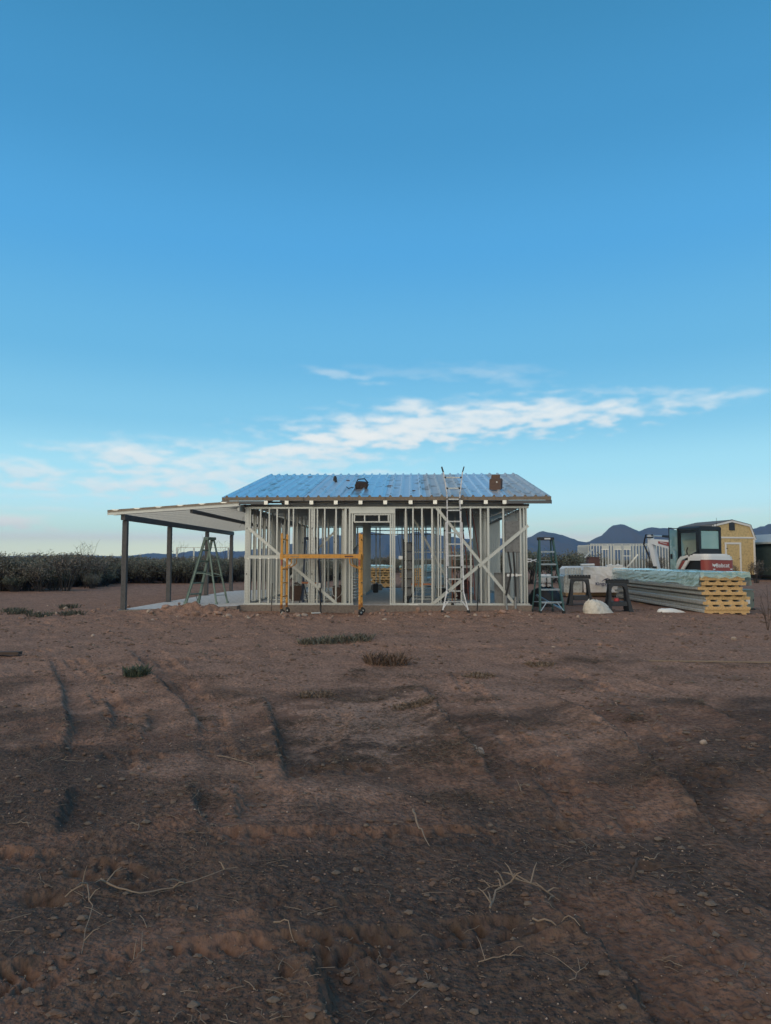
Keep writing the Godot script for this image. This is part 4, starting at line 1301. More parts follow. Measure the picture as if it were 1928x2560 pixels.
func step_ladder(called: String, at: Vector3, turn: float, tall: float, top_w: float, bot_w: float, spread: float, steps: int, rail: Material, step: Material, cap: Material) -> Node3D:
	var o := base(called, at, turn)
	var zf := spread * 0.55
	var zr := -spread * 0.45
	for s in [-1.0, 1.0]:
		var f0 := Vector3(s * bot_w * 0.5, 0.02, zf)
		var f1 := Vector3(s * top_w * 0.5, tall - 0.02, 0.03)
		# channel rails
		var b := MB.new()
		b.bar(f0, f1, 0.026, 0.07)
		b.bar(f0 + Vector3(s * 0.016, 0, 0.032), f1 + Vector3(s * 0.016, 0, 0.032), 0.022, 0.006)
		b.bar(f0 + Vector3(s * 0.016, 0, -0.032), f1 + Vector3(s * 0.016, 0, -0.032), 0.022, 0.006)
		obj(b, rail, "front_rail", o)
		var r0 := Vector3(s * bot_w * 0.46, 0.02, zr)
		var r1 := Vector3(s * top_w * 0.44, tall - 0.05, -0.05)
		bar_part(r0, r1, 0.024, 0.045, rail, "rear_rail", o)
		box_part(f0 + Vector3(0, 0.02, 0), Vector3(0.05, 0.08, 0.10), cap, "foot", o)
		box_part(r0 + Vector3(0, 0.02, 0), Vector3(0.04, 0.08, 0.06), cap, "foot", o)
		# spreader, knee braces
		var mf := f0.lerp(f1, 0.47)
		var mr := r0.lerp(r1, 0.44)
		bar_part(mf, (mf + mr) * 0.5 + Vector3(0, 0.03, 0), 0.006, 0.022, step, "spreader", o)
		bar_part((mf + mr) * 0.5 + Vector3(0, 0.03, 0), mr, 0.006, 0.022, step, "spreader", o)
		var k0 := f0.lerp(f1, 0.03) + Vector3(0, 0, 0.035)
		var k1 := Vector3(s * bot_w * 0.22, tall / (steps + 1.0) * 0.93, zf * 0.93 + 0.02)
		bar_part(k0, k1, 0.02, 0.006, step, "knee_brace", o)
	for i in steps:
		var f := (i + 0.95) / (steps + 1.0)
		var w := lerpf(bot_w, top_w, f) - 0.03
		var z := lerpf(zf, 0.03, f)
		var b := MB.new()
		b.bx(Vector3(0, f * tall, z), Vector3(w, 0.008, 0.085))
		b.bx(Vector3(0, f * tall - 0.018, z + 0.04), Vector3(w, 0.036, 0.006))
		b.bx(Vector3(0, f * tall - 0.014, z - 0.04), Vector3(w, 0.028, 0.006))
		obj(b, step, "step", o)
	for f in [0.14, 0.42, 0.7]:
		var w := lerpf(bot_w * 0.92, top_w * 0.88, f)
		bar_part(Vector3(-w * 0.5, f * tall, lerpf(zr, -0.05, f)), Vector3(w * 0.5, f * tall, lerpf(zr, -0.05, f)), 0.03, 0.012, step, "rear_bar", o)
	var c := MB.new()
	var h := top_w * 0.5 + 0.03
	c.prism(PackedVector2Array([Vector2(-h, -0.05), Vector2(h, -0.05), Vector2(h, 0.01), Vector2(h - 0.015, 0.025), Vector2(-h + 0.015, 0.025), Vector2(-h, 0.01)]), Transform3D(Basis(), Vector3(0, tall, -0.01)), 0.16)
	obj(c, cap, "cap", o)
	return o

func ladders() -> void:
	var o := step_ladder("step_ladder", Vector3(3.98, G(4.1, -17.4), -17.65), 0.10, 1.84, 0.33, 0.58, 0.72, 5, M.fibreglass_green, M.aluminium, M.black_plastic)
	box_part(Vector3(0.02, 1.828, 0.072), Vector3(0.15, 0.035, 0.004), M.white_plastic, "cap_label", o)
	tag(o, "dark green step ladder with silver steps on the dirt beside the house", "ladder")
	o = step_ladder("patio_ladder", hp(-1.22, -0.062, -1.1), -1.95, 1.80, 0.30, 0.56, 0.98, 5, M.fibreglass_pale, M.fibreglass_pale, M.fibreglass_pale)
	tag(o, "worn pale green step ladder standing on the patio slab", "ladder")
	# articulated aluminium ladder leaning on the eave
	var foot := Vector3(1.66, G(1.66, -17.0) + 0.02, -17.0)
	var top := Vector3(1.72, 3.92, -18.02)
	o = base("leaning_ladder", foot)
	tag(o, "blue grey aluminium ladder leaning on the roof eave with splayed feet", "ladder")
	var up := (top - foot)
	var at := func(f: float, x: float) -> Vector3: return up * f + Vector3(x, 0, 0)
	var H := up.length()
	for s in [-1.0, 1.0]:
		# flared feet, outer rails, inner rails, flared top
		bar_part(at.call(0.0, s * 0.31), at.call(0.135, s * 0.195), 0.032, 0.07, M.aluminium, "flared_leg", o)
		bar_part(at.call(0.12, s * 0.20), at.call(0.60, s * 0.195), 0.03, 0.075, M.aluminium, "outer_rail", o)
		bar_part(at.call(0.30, s * 0.162), at.call(0.815, s * 0.162), 0.026, 0.06, M.aluminium, "inner_rail", o)
		bar_part(at.call(0.80, s * 0.165), at.call(0.965, s * 0.245), 0.028, 0.06, M.aluminium, "flared_rail", o)
		bar_part(at.call(0.96, s * 0.243), at.call(1.0, s * 0.285), 0.03, 0.062, M.black_plastic, "rail_tip", o)
		bar_part(at.call(0.02, s * 0.30), at.call(0.075, s * 0.15), 0.02, 0.03, M.aluminium, "foot_brace", o)
		box_part(at.call(0.0, s * 0.315) + Vector3(0, 0.02, 0), Vector3(0.06, 0.06, 0.10), M.black_rubber, "foot", o)
		tube_part([at.call(0.545, s * 0.20), at.call(0.545, s * 0.25)], 0.022, M.black_plastic, "lock_knob", o)
	for i in 11:
		var f := 0.137 + 0.0785 * i
		var w := 0.18
		if i >= 8:
			w = 0.155
		if i == 10:
			w = 0.20
		var b := MB.new()
		b.bar(at.call(f, -w), at.call(f, w), 0.034, 0.05, Vector3.UP)
		obj(b, M.aluminium if i > 2 and i < 8 else M.aluminium, "rung", o)
		if i < 3 or i > 6:
			for s in [-1.0, 1.0]:
				box_part(at.call(f, s * w) + Vector3(0, 0, 0.02), Vector3(0.045, 0.045, 0.03), M.black_plastic, "hinge_cap", o)
	bar_part(at.call(0.068, -0.24), at.call(0.068, 0.24), 0.03, 0.03, M.aluminium, "base_bar", o, Vector3.UP)

func insulated_panel_shapes(wide: float, length: float) -> Array:
	# one insulated panel: foam body with four raised ribs, thin steel skins
	var foam := MB.new()
	var skin := MB.new()
	var prof := PackedVector2Array()
	var top := 0.072
	var pitch := wide / 4.0
	prof.append(Vector2(-wide * 0.5, 0.012))
	prof.append(Vector2(-wide * 0.5 + 0.012, 0.0))
	prof.append(Vector2(wide * 0.5 - 0.012, 0.0))
	prof.append(Vector2(wide * 0.5, 0.012))
	prof.append(Vector2(wide * 0.5, top))
	for i in range(3, -1, -1):
		var x := -wide * 0.5 + pitch * (i + 0.5)
		prof.append(Vector2(x + 0.062, top))
		prof.append(Vector2(x + 0.034, top + 0.042))
		prof.append(Vector2(x - 0.034, top + 0.042))
		prof.append(Vector2(x - 0.062, top))
	prof.append(Vector2(-wide * 0.5, top))
	foam.prism(prof, Transform3D(Basis(), Vector3(0, 0, -length * 0.5)), length)
	for i in prof.size():
		var a := prof[i]
		var c := prof[(i + 1) % prof.size()]
		if absf(a.x - c.x) < 0.001 and absf(a.y - c.y) > 0.05 and false:
			continue
		var nn := Vector2(c.y - a.y, a.x - c.x).normalized()
		var d := nn * 0.003
		skin.quad(Vector3(a.x + d.x, a.y + d.y, -0.01), Vector3(c.x + d.x, c.y + d.y, -0.01), Vector3(c.x + d.x, c.y + d.y, -length + 0.01), Vector3(a.x + d.x, a.y + d.y, -length + 0.01), Vector3(nn.x, nn.y, 0))
	# side joint: a small rolled lip
	for s in [-1.0, 1.0]:
		skin.bx(Vector3(s * (wide * 0.5 + 0.008), 0.03, -length * 0.5), Vector3(0.012, 0.012, length - 0.03))
		skin.bx(Vector3(s * (wide * 0.5 + 0.012), 0.062, -length * 0.5), Vector3(0.02, 0.006, length - 0.03))
	return [foam.mesh(), skin.mesh()]

func panel_stack(at: Vector3, turn: float, length: float, count: int, label: String, group: String, seed_: int) -> void:
	var sh := insulated_panel_shapes(1.06, length)
	var r := RandomNumberGenerator.new()
	r.seed = seed_
	var b := Basis(Vector3.UP, turn)
	# bearers under the lowest panel
	for q in 4:
		var c := box_part(Vector3.ZERO, Vector3(1.1, 0.05, 0.09), M.plywood, "timber_bearer")
		c.position = at + b * Vector3(0.53, 0.025, -0.8 - q * (length - 1.6) / 3.0)
		c.rotation.y = turn
		tag(c, "timber bearer under the " + group, "bearer", "bearers under the " + group)
	for i in count:
		var o := base("insulated_panel", at, turn)
		var flip := i % 2 == 1 if i > 2 else false
		var shift := [0.05, 0.07, 0.02, 0.10, 0.0, -0.02, 0.03, 0.0, 0.02, 0.0][i % 10] as float
		var y := 0.052 + 0.117 * i
		o.position = at + b * Vector3(0.53 + shift * 1.2 + r.randf_range(-0.025, 0.025), y, r.randf_range(-0.09, 0.09))
		o.rotation.y = turn + r.randf_range(-0.004, 0.004)
		var f := mi(sh[0], M.foam, "foam_core", o)
		var s := mi(sh[1], M.panel_steel, "steel_skin", o)
		if i == 0:   # the lowest one lies ribs down
			for n in [f, s]:
				n.rotation.z = PI
				n.position.y = 0.114
		tag(o, label, "panel", group)

func film_sheet(called: String, at: Vector3, turn: float, wide: float, length: float, top: float, drop: float, front: float, label: String) -> void:
	# plastic wrap over a stack: a rippled top, skirts that hang down its sides and end
	var o := base(called, at, turn)
	var n := FastNoiseLite.new()
	n.seed = 17
	n.frequency = 1.0
	n.fractal_octaves = 3
	var b := MB.new()
	var nx := 14
	var nz := 46
	var f := func(i: int, j: int) -> Vector3:
		var x := -0.03 + (wide + 0.06) * i / nx
		var z := 0.05 - (length + 0.08) * j / nz
		return Vector3(x + 0.008 * n.get_noise_2d(z * 3.0, 5.0), top + 0.010 * sin(x * TAU / 0.265) + 0.012 * n.get_noise_2d(x * 2.0, z * 1.4), z)
	for i in nx:
		for j in nz:
			b.quad(f.call(i, j), f.call(i + 1, j), f.call(i + 1, j + 1), f.call(i, j + 1), Vector3.UP)
	obj(b, M.film, "top_sheet", o)
	b = MB.new()
	var rows := 7
	for side in [0, nx]:
		var sx := -1.0 if side == 0 else 1.0
		for j in nz:
			for q in rows:
				var pt := func(jj: int, qq: int) -> Vector3:
					var e: Vector3 = f.call(side, jj)
					var dd := drop * (0.9 + 0.25 * n.get_noise_1d(e.z * 0.8)) * qq / rows
					return e + Vector3(sx * (0.006 * qq + 0.010 * n.get_noise_2d(e.z * 1.6, qq * 0.7)), -dd, 0)
				b.quad(pt.call(j, q), pt.call(j + 1, q), pt.call(j + 1, q + 1), pt.call(j, q + 1), Vector3(sx, 0, 0))
	obj(b, M.film, "side_skirt", o)
	b = MB.new()
	for i in nx:
		for q in 4:
			var pt := func(ii: int, qq: int) -> Vector3:
				var e: Vector3 = f.call(ii, 0)
				var dd := front * (0.8 + 0.5 * n.get_noise_1d(e.x * 4.0)) * qq / 4.0
				return e + Vector3(0, -dd, 0.012 * qq + 0.02 * n.get_noise_2d(e.x * 6.0, qq * 1.0))
			b.quad(pt.call(i, q), pt.call(i + 1, q), pt.call(i + 1, q + 1), pt.call(i, q + 1), Vector3.BACK)
	obj(b, M.film, "end_flap", o)
	tag(o, label, "plastic wrap")

func panel_stacks() -> void:
	var at := Vector3(7.60, 0.19, -17.2)
	panel_stack(at, TURN, 7.4, 8, "ribbed steel panel with tan foam core stacked beside the sawhorses", "panels stacked beside the sawhorses", 3)
	film_sheet("panel_wrap", at, TURN, 1.12, 7.4, 1.07, 0.36, 0.17, "green plastic wrap draped over the panels beside the sawhorses")
	# behind the house, seen through the doorway
	panel_stack(Vector3(-0.75, 0.22, -33.2), 0.12, 5.0, 8, "ribbed steel panel with foam core stacked behind the house in line with the doorway", "panels stacked behind the doorway", 5)
	film_sheet("panel_cover_sheet", Vector3(-0.75, 0.22, -33.2), 0.12, 1.12, 5.0, 1.07, 0.2, 0.1, "blue plastic wrap on the panels behind the doorway")
	panel_stack(Vector3(0.70, 0.22, -33.6), -0.35, 5.0, 8, "ribbed steel panel with foam core stacked behind the house near the tool tower", "panels stacked behind the tool tower", 6)
	film_sheet("panel_tarp", Vector3(0.70, 0.22, -33.6), -0.35, 1.12, 5.0, 1.07, 0.3, 0.12, "turquoise plastic wrap on the panels behind the tool tower")

func sawhorse(at: Vector3, turn: float, label: String) -> Node3D:
	var o := base("sawhorse", at, turn)
	var tall := 0.80
	for s in [-1.0, 1.0]:   # front and back frames lean together at the top
		var lean: float = 0.16 * s
		var b := MB.new()
		var t := Transform3D(Basis(Vector3.RIGHT, -0.2 * s), Vector3(0, 0.0, lean))
		# leg frame: splayed legs, arched opening, low shelf
		b.prism(PackedVector2Array([Vector2(-0.33, 0), Vector2(-0.225, 0), Vector2(-0.21, 0.16), Vector2(-0.18, 0.54), Vector2(-0.155, 0.61), Vector2(-0.11, 0.65), Vector2(0.11, 0.65), Vector2(0.155, 0.61), Vector2(0.18, 0.54), Vector2(0.21, 0.16), Vector2(0.225, 0), Vector2(0.33, 0), Vector2(0.26, 0.35), Vector2(0.235, 0.70), Vector2(-0.235, 0.70), Vector2(-0.26, 0.35)]), t, 0.05)
		obj(b, M.black_plastic, "leg_frame", o)
		b = MB.new()
		b.box(t * Transform3D(Basis(), Vector3(0, 0.20, 0)), Vector3(0.39, 0.10, 0.04))
		obj(b, M.black_plastic, "cross_bar", o)
		b = MB.new()
		for x in [-0.225, 0.225]:
			b.box(t * Transform3D(Basis(), Vector3(x, 0.33, 0.028 * s)), Vector3(0.03, 0.56, 0.012))
		obj(b, M.black_plastic, "leg_rib", o)
	box_part(Vector3(0, 0.735, 0), Vector3(0.56, 0.075, 0.10), M.black_plastic, "beam", o)
	for i in 8:
		box_part(Vector3(-0.26 + 0.074 * i, tall - 0.012, 0), Vector3(0.04, 0.03, 0.10), M.black_plastic, "tooth", o)
	box_part(Vector3(0, 0.25, 0), Vector3(0.38, 0.02, 0.24), M.black_plastic, "shelf", o)
	tag(o, label, "sawhorse")
	return o

func heap(called: String, at: Vector3, s: Vector3, m: Material, seed_: int, peak := 0.0) -> MeshInstance3D:
	# a slumped bag or crumpled sheet: a dome with creases, flat below
	var n := FastNoiseLite.new()
	n.seed = seed_
	n.frequency = 1.0
	n.fractal_octaves = 3
	var b := MB.new()
	var rows := 12
	var cols := 30
	var pts := []
	for j in rows + 1:
		var ring := []
		for i in cols:
			var a := TAU * i / cols
			var u := float(j) / rows
			var r := pow(sin(u * PI * 0.5), 0.62)
			var crease := 1.0 + 0.13 * n.get_noise_2d(cos(a) * 2.2 + 3.0, sin(a) * 2.2 + u * 1.5) - 0.10 * absf(n.get_noise_2d(cos(a) * 4.5, sin(a) * 4.5 + u * 2.0))
			var y := (cos(u * PI * 0.5)) * (1.0 + 0.16 * n.get_noise_2d(cos(a) * r * 2.0 + 9.0, sin(a) * r * 2.0))
			var tail := 0.55 * pow(maxf(cos(a), 0.0), 3.0) * u * u if peak < 0.0 else 0.0
			ring.append(Vector3((cos(a) * r * crease + tail + peak * (1.0 - u)) * s.x * 0.5, y * s.y - 0.01, sin(a) * r * crease * s.z * 0.5))
		pts.append(ring)
	var nr := func(j: int, i: int) -> Vector3:
		var l: Vector3 = pts[j][posmod(i - 1, cols)]
		var r: Vector3 = pts[j][(i + 1) % cols]
		var u: Vector3 = pts[maxi(j - 1, 0)][i]
		var d: Vector3 = pts[mini(j + 1, rows)][i]
		var q := (d - u).cross(r - l)
		if q.length() < 1e-7:
			return Vector3.UP
		q = q.normalized()
		return q if q.dot(pts[j][i]) > 0.0 else -q
	for j in rows:
		for i in cols:
			var k := (i + 1) % cols
			b.strip(pts[j][i], pts[j][k], pts[j + 1][k], pts[j + 1][i], nr.call(j, i), nr.call(j, k), nr.call(j + 1, k), nr.call(j + 1, i))
	var o := obj(b, m, called)
	o.position = at
	return o

func text_part(words: String, size: float, m: Material, at: Vector3, parent: Node, called: String, bold := true) -> MeshInstance3D:
	var t := TextMesh.new()
	t.text = words
	var f := SystemFont.new()
	f.font_names = PackedStringArray(["Droid Sans"])
	f.font_weight = 700 if bold else 400
	t.font = f
	t.font_size = 64
	t.pixel_size = size / 64.0
	t.depth = 0.006
	var o := mi(t, m, called, parent)
	o.position = at
	return o

func yard_things() -> void:
	var o := sawhorse(Vector3(5.80, G(5.8, -17.9), -17.85), 0.05, "black plastic sawhorse beside the white bag with a red cap on its shelf")
	var cap := MB.new()
	cap.lathe([Vector2(0.0, 0.075), Vector2(0.04, 0.07), Vector2(0.062, 0.04), Vector2(0.065, 0.0), Vector2(0.0, 0.0)], Transform3D(Basis().scaled(Vector3(1.1, 1, 0.9)), Vector3.ZERO), 14)
	var rc := obj(cap, M.red_cap, "ball_cap")
	rc.position = o.position + Vector3(-0.03, 0.262, 0.02)
	tag(rc, "small red cap lying on the sawhorse shelf", "cap")
	sawhorse(Vector3(5.66, G(5.6, -20.8), -20.8), -0.05, "black plastic sawhorse carrying a cut strip behind the white bag").scale = Vector3(1.1, 1.1, 1.1)
	var st := bar_part(Vector3(5.12, G(5.6, -20.8) + 0.89, -20.75), Vector3(5.66, G(5.6, -20.8) + 0.885, -20.8), 0.06, 0.02, M.aluminium, "metal_strip", self, Vector3.BACK)
	tag(st, "silver strip sticking out over the end of a sawhorse", "strip")
	var bag := heap("white_bag", Vector3(5.16, G(5.2, -17.6), -17.6), Vector3(0.58, 0.33, 0.5), M.white_cloth, 3, -0.2)
	tag(bag, "plump white sack lying on the dirt between the sawhorses", "sack")
	var sc := heap("plastic_scrap", Vector3(6.98, G(7.0, -17.6), -17.65), Vector3(0.55, 0.10, 0.3), M.white_plastic, 8, -0.2)
	tag(sc, "crumpled white plastic sheet beside the long side of the panel stack", "plastic sheet")
	# wrapped bundle with its maker's name
	o = base("wrapped_bundle", Vector3(7.95, 0.27, -25.6), -0.03)
	var b := MB.new()
	var n := FastNoiseLite.new()
	n.seed = 2
	n.frequency = 1.0
	n.fractal_octaves = 3
	var nx := 40
	var ny := 22
	var f := func(i: int, j: int) -> Vector3:
		var x := -0.83 + 1.5 * i / nx
		var y := 0.12 + 0.92 * j / ny
		return Vector3(x, y, 0.01 + 0.03 * n.get_noise_2d(x * 2.0 + y * 2.4, y * 1.2 - x) + 0.008 * n.get_noise_2d(x * 7.0 + y * 5.0, y * 3.0))
	for i in nx:
		for j in ny:
			b.quad(f.call(i, j), f.call(i + 1, j), f.call(i + 1, j + 1), f.call(i, j + 1), Vector3.BACK)
	obj(b, M.white_wrap, "wrap_front", o)
	box_part(Vector3(-0.08, 0.58, -2.0), Vector3(1.52, 0.90, 3.9), M.white_wrap, "wrapped_load", o)
	for z in [-0.4, -2.0, -3.6]:
		box_part(Vector3(-0.08, 0.05, z), Vector3(1.6, 0.12, 0.14), M.plywood, "skid", o)
	text_part("Kingspan", 0.15, M.ink_blue, Vector3(-0.10, 0.43, 0.062), o, "lettering")
	# its mark: a lion-like sweep drawn as three rising curves
	var mk := MB.new()
	for q in 3:
		var pts := []
		for k in 9:
			var u := k / 8.0
			pts.append(Vector3(-0.20 + 0.20 * u + 0.04 * q, 0.515 + 0.035 * q + (0.08 - 0.02 * q) * sin(u * PI) * (0.6 + 0.4 * u), 0.085))
		for k in 8:
			mk.bar(pts[k], pts[k + 1], 0.014 + 0.01 * sin(k / 8.0 * PI), 0.006, Vector3.UP)
	obj(mk, M.ink_blue, "emblem", o)
	box_part(Vector3(-0.10, 0.345, 0.075), Vector3(0.4, 0.005, 0.006), M.wire_grey, "underline", o)
	tag(o, "white wrapped bundle with a dark blue printed name behind the sawhorses", "bundle")
	# bundled trim at its left end
	o = base("trim_pallet", Vector3(6.72, 0.27, -25.5), 0.02)
	for i in 6:
		var p := MB.new()
		p.bx(Vector3(-0.26 + 0.10 * i, 0.72, 0.0), Vector3(0.075, 0.56, 0.03))
		p.bx(Vector3(-0.26 + 0.10 * i, 0.72, 0.022), Vector3(0.02, 0.56, 0.014))
		obj(p, M.panel_steel, "trim_sheet", o)
	box_part(Vector3(0, 0.42, -0.4), Vector3(0.66, 0.70, 0.7), M.panel_steel, "crate_body", o)
	box_part(Vector3(0, 0.06, -0.2), Vector3(0.7, 0.12, 0.9), M.plywood, "pallet", o)
	tag(o, "upright pale trim sheets beside the white wrapped bundle", "trim")
	for i in 2:
		tag(tube_part([Vector3(6.95, 1.37, -25.3 - 0.1 * i), Vector3(7.42, 1.38, -25.3 - 0.1 * i)], 0.045, M.white_plastic, "rolled_sheet", self, -1.0, 12), "white rolled sheet lying on top of the trim and bundle", "roll", "rolls on the bundle")
	o = base("white_trough", Vector3(8.25, 1.305, -25.7), -0.03)
	box_part(Vector3(0, 0.04, 0), Vector3(0.56, 0.06, 0.2), M.white_plastic, "channel", o)
	for x in [-0.12, 0.14]:
		var tb := MB.new()
		tb.lathe([Vector2(0.06, 0), Vector2(0.05, 0.03), Vector2(0, 0.035)], Transform3D(Basis(), Vector3(x, 0.07, 0)), 12)
		obj(tb, M.white_plastic, "cap", o)
	tag(o, "white plastic trough lying on the white wrapped bundle", "trough")
	o = base("rusty_bin", Vector3(8.6, 0.27, -29.5), -0.05)
	box_part(Vector3(0, 0.69, 0), Vector3(0.44, 1.38, 0.5), M.rust_box, "body", o)
	box_part(Vector3(0, 1.39, 0), Vector3(0.48, 0.03, 0.54), M.rust_box, "rim", o)
	bar_part(Vector3(-0.36, 1.38, 0.1), Vector3(-0.02, 1.72, 0.1), 0.06, 0.02, M.pale_roof, "lid_strip", o)
	tag(o, "dark red brown bin standing behind the white wrapped bundle", "bin")
	o = base("metal_cabinet", Vector3(9.35, G(9.4, -19.0), -18.9), -0.2)
	box_part(Vector3(0, 0.27, 0), Vector3(0.62, 0.46, 0.45), M.cabinet_green, "body", o)
	box_part(Vector3(0, 0.02, 0), Vector3(0.66, 0.04, 0.5), M.black_plastic, "plinth", o)
	box_part(Vector3(0, 0.51, 0), Vector3(0.64, 0.03, 0.48), M.cabinet_green, "lid", o)
	box_part(Vector3(0.16, 0.22, 0.228), Vector3(0.10, 0.13, 0.006), M.white_plastic, "label_plate", o)
	box_part(Vector3(0.29, 0.25, 0.232), Vector3(0.02, 0.06, 0.02), M.black_plastic, "latch", o)
	tag(o, "grey green metal cabinet on the dirt past the panel stack", "cabinet")
	# between the house and the green ladder
	var tarp := heap("black_tarp", Vector3(4.55, G(4.6, -20.5), -20.5), Vector3(1.0, 0.55, 0.9), M.black_rubber, 11, 0.1)
	tag(tarp, "black tarp heaped on the dirt behind the green ladder", "tarp")
	for i in 3:
		tag(tube_part([Vector3(4.0 + 0.04 * i, 0.62 - 0.05 * i, -18.9), Vector3(4.45 + 0.05 * i, 0.29, -18.1 - 0.1 * i)], 0.03, M.aluminium, "loose_pipe", self, -1.0, 10), "pale blue pipe leaning against the house corner stud", "pipe", "pipes leaning on the house corner")
	o = base("white_tank", Vector3(6.75, 0.25, -30.0), 0.1)
	for x in [-0.12, 0.12]:
		var tk := MB.new()
		tk.lathe([Vector2(0, 0.02), Vector2(0.10, 0.02), Vector2(0.10, 0.24), Vector2(0.06, 0.30), Vector2(0.06, 0.34), Vector2(0.14, 0.36), Vector2(0.15, 0.62), Vector2(0.10, 0.70), Vector2(0, 0.71)], Transform3D(Basis(), Vector3(x, 0, 0)), 12)
		obj(tk, M.white_plastic, "cylinder", o)
	tube_part([Vector3(0, 0.05, 0.1), Vector3(0, 0.6, 0.1)], 0.02, M.black_rubber, "hose", o)
	tag(o, "pair of joined white cylinders seen through the green ladder", "tank")
	o = base("white_trestle", Vector3(6.75, 0.25, -33.0), 0.0)
	for s in [-1.0, 1.0]:
		tube_part([Vector3(-0.75, 1.28 + 0.09 * s, 0), Vector3(0.0, 1.28 - 0.07 * s, 0.1)], 0.02, M.white_plastic, "bar", o)
		tube_part([Vector3(-0.22, 1.28 - 0.09 * s, 0.1), Vector3(0.38, 1.28 + 0.09 * s, 0)], 0.02, M.white_plastic, "bar", o)
	tube_part([Vector3(0.36, 1.42, 0.02), Vector3(0.36, 0.0, 0.02)], 0.025, M.white_plastic, "leg", o)
	tube_part([Vector3(-0.72, 1.36, 0.0), Vector3(-0.74, 0.0, 0.0)], 0.025, M.white_plastic, "leg", o)
	tag(o, "white folding frame of crossed bars behind the green ladder", "trestle")
	# planks on the ground
	var pl := MB.new()
	pl.bar(Vector3(3.85, G(3.9, -10.5) + 0.015, -10.5), Vector3(5.7, G(5.7, -10.3) + 0.015, -10.25), 0.03, 0.02, Vector3.BACK)
	tag(obj(pl, M.twig_pale, "timber_lath"), "long thin pale lath lying on the bare dirt", "lath")
	pl = MB.new()
	pl.bar(Vector3(-7.2, G(-6.2, -10.8) + 0.05, -10.75), Vector3(-5.52, G(-5.6, -10.8) + 0.05, -10.85), 0.14, 0.04, Vector3.BACK)
	tag(obj(pl, M.twig_dark, "dark_plank"), "dark weathered plank lying on the dirt", "plank")

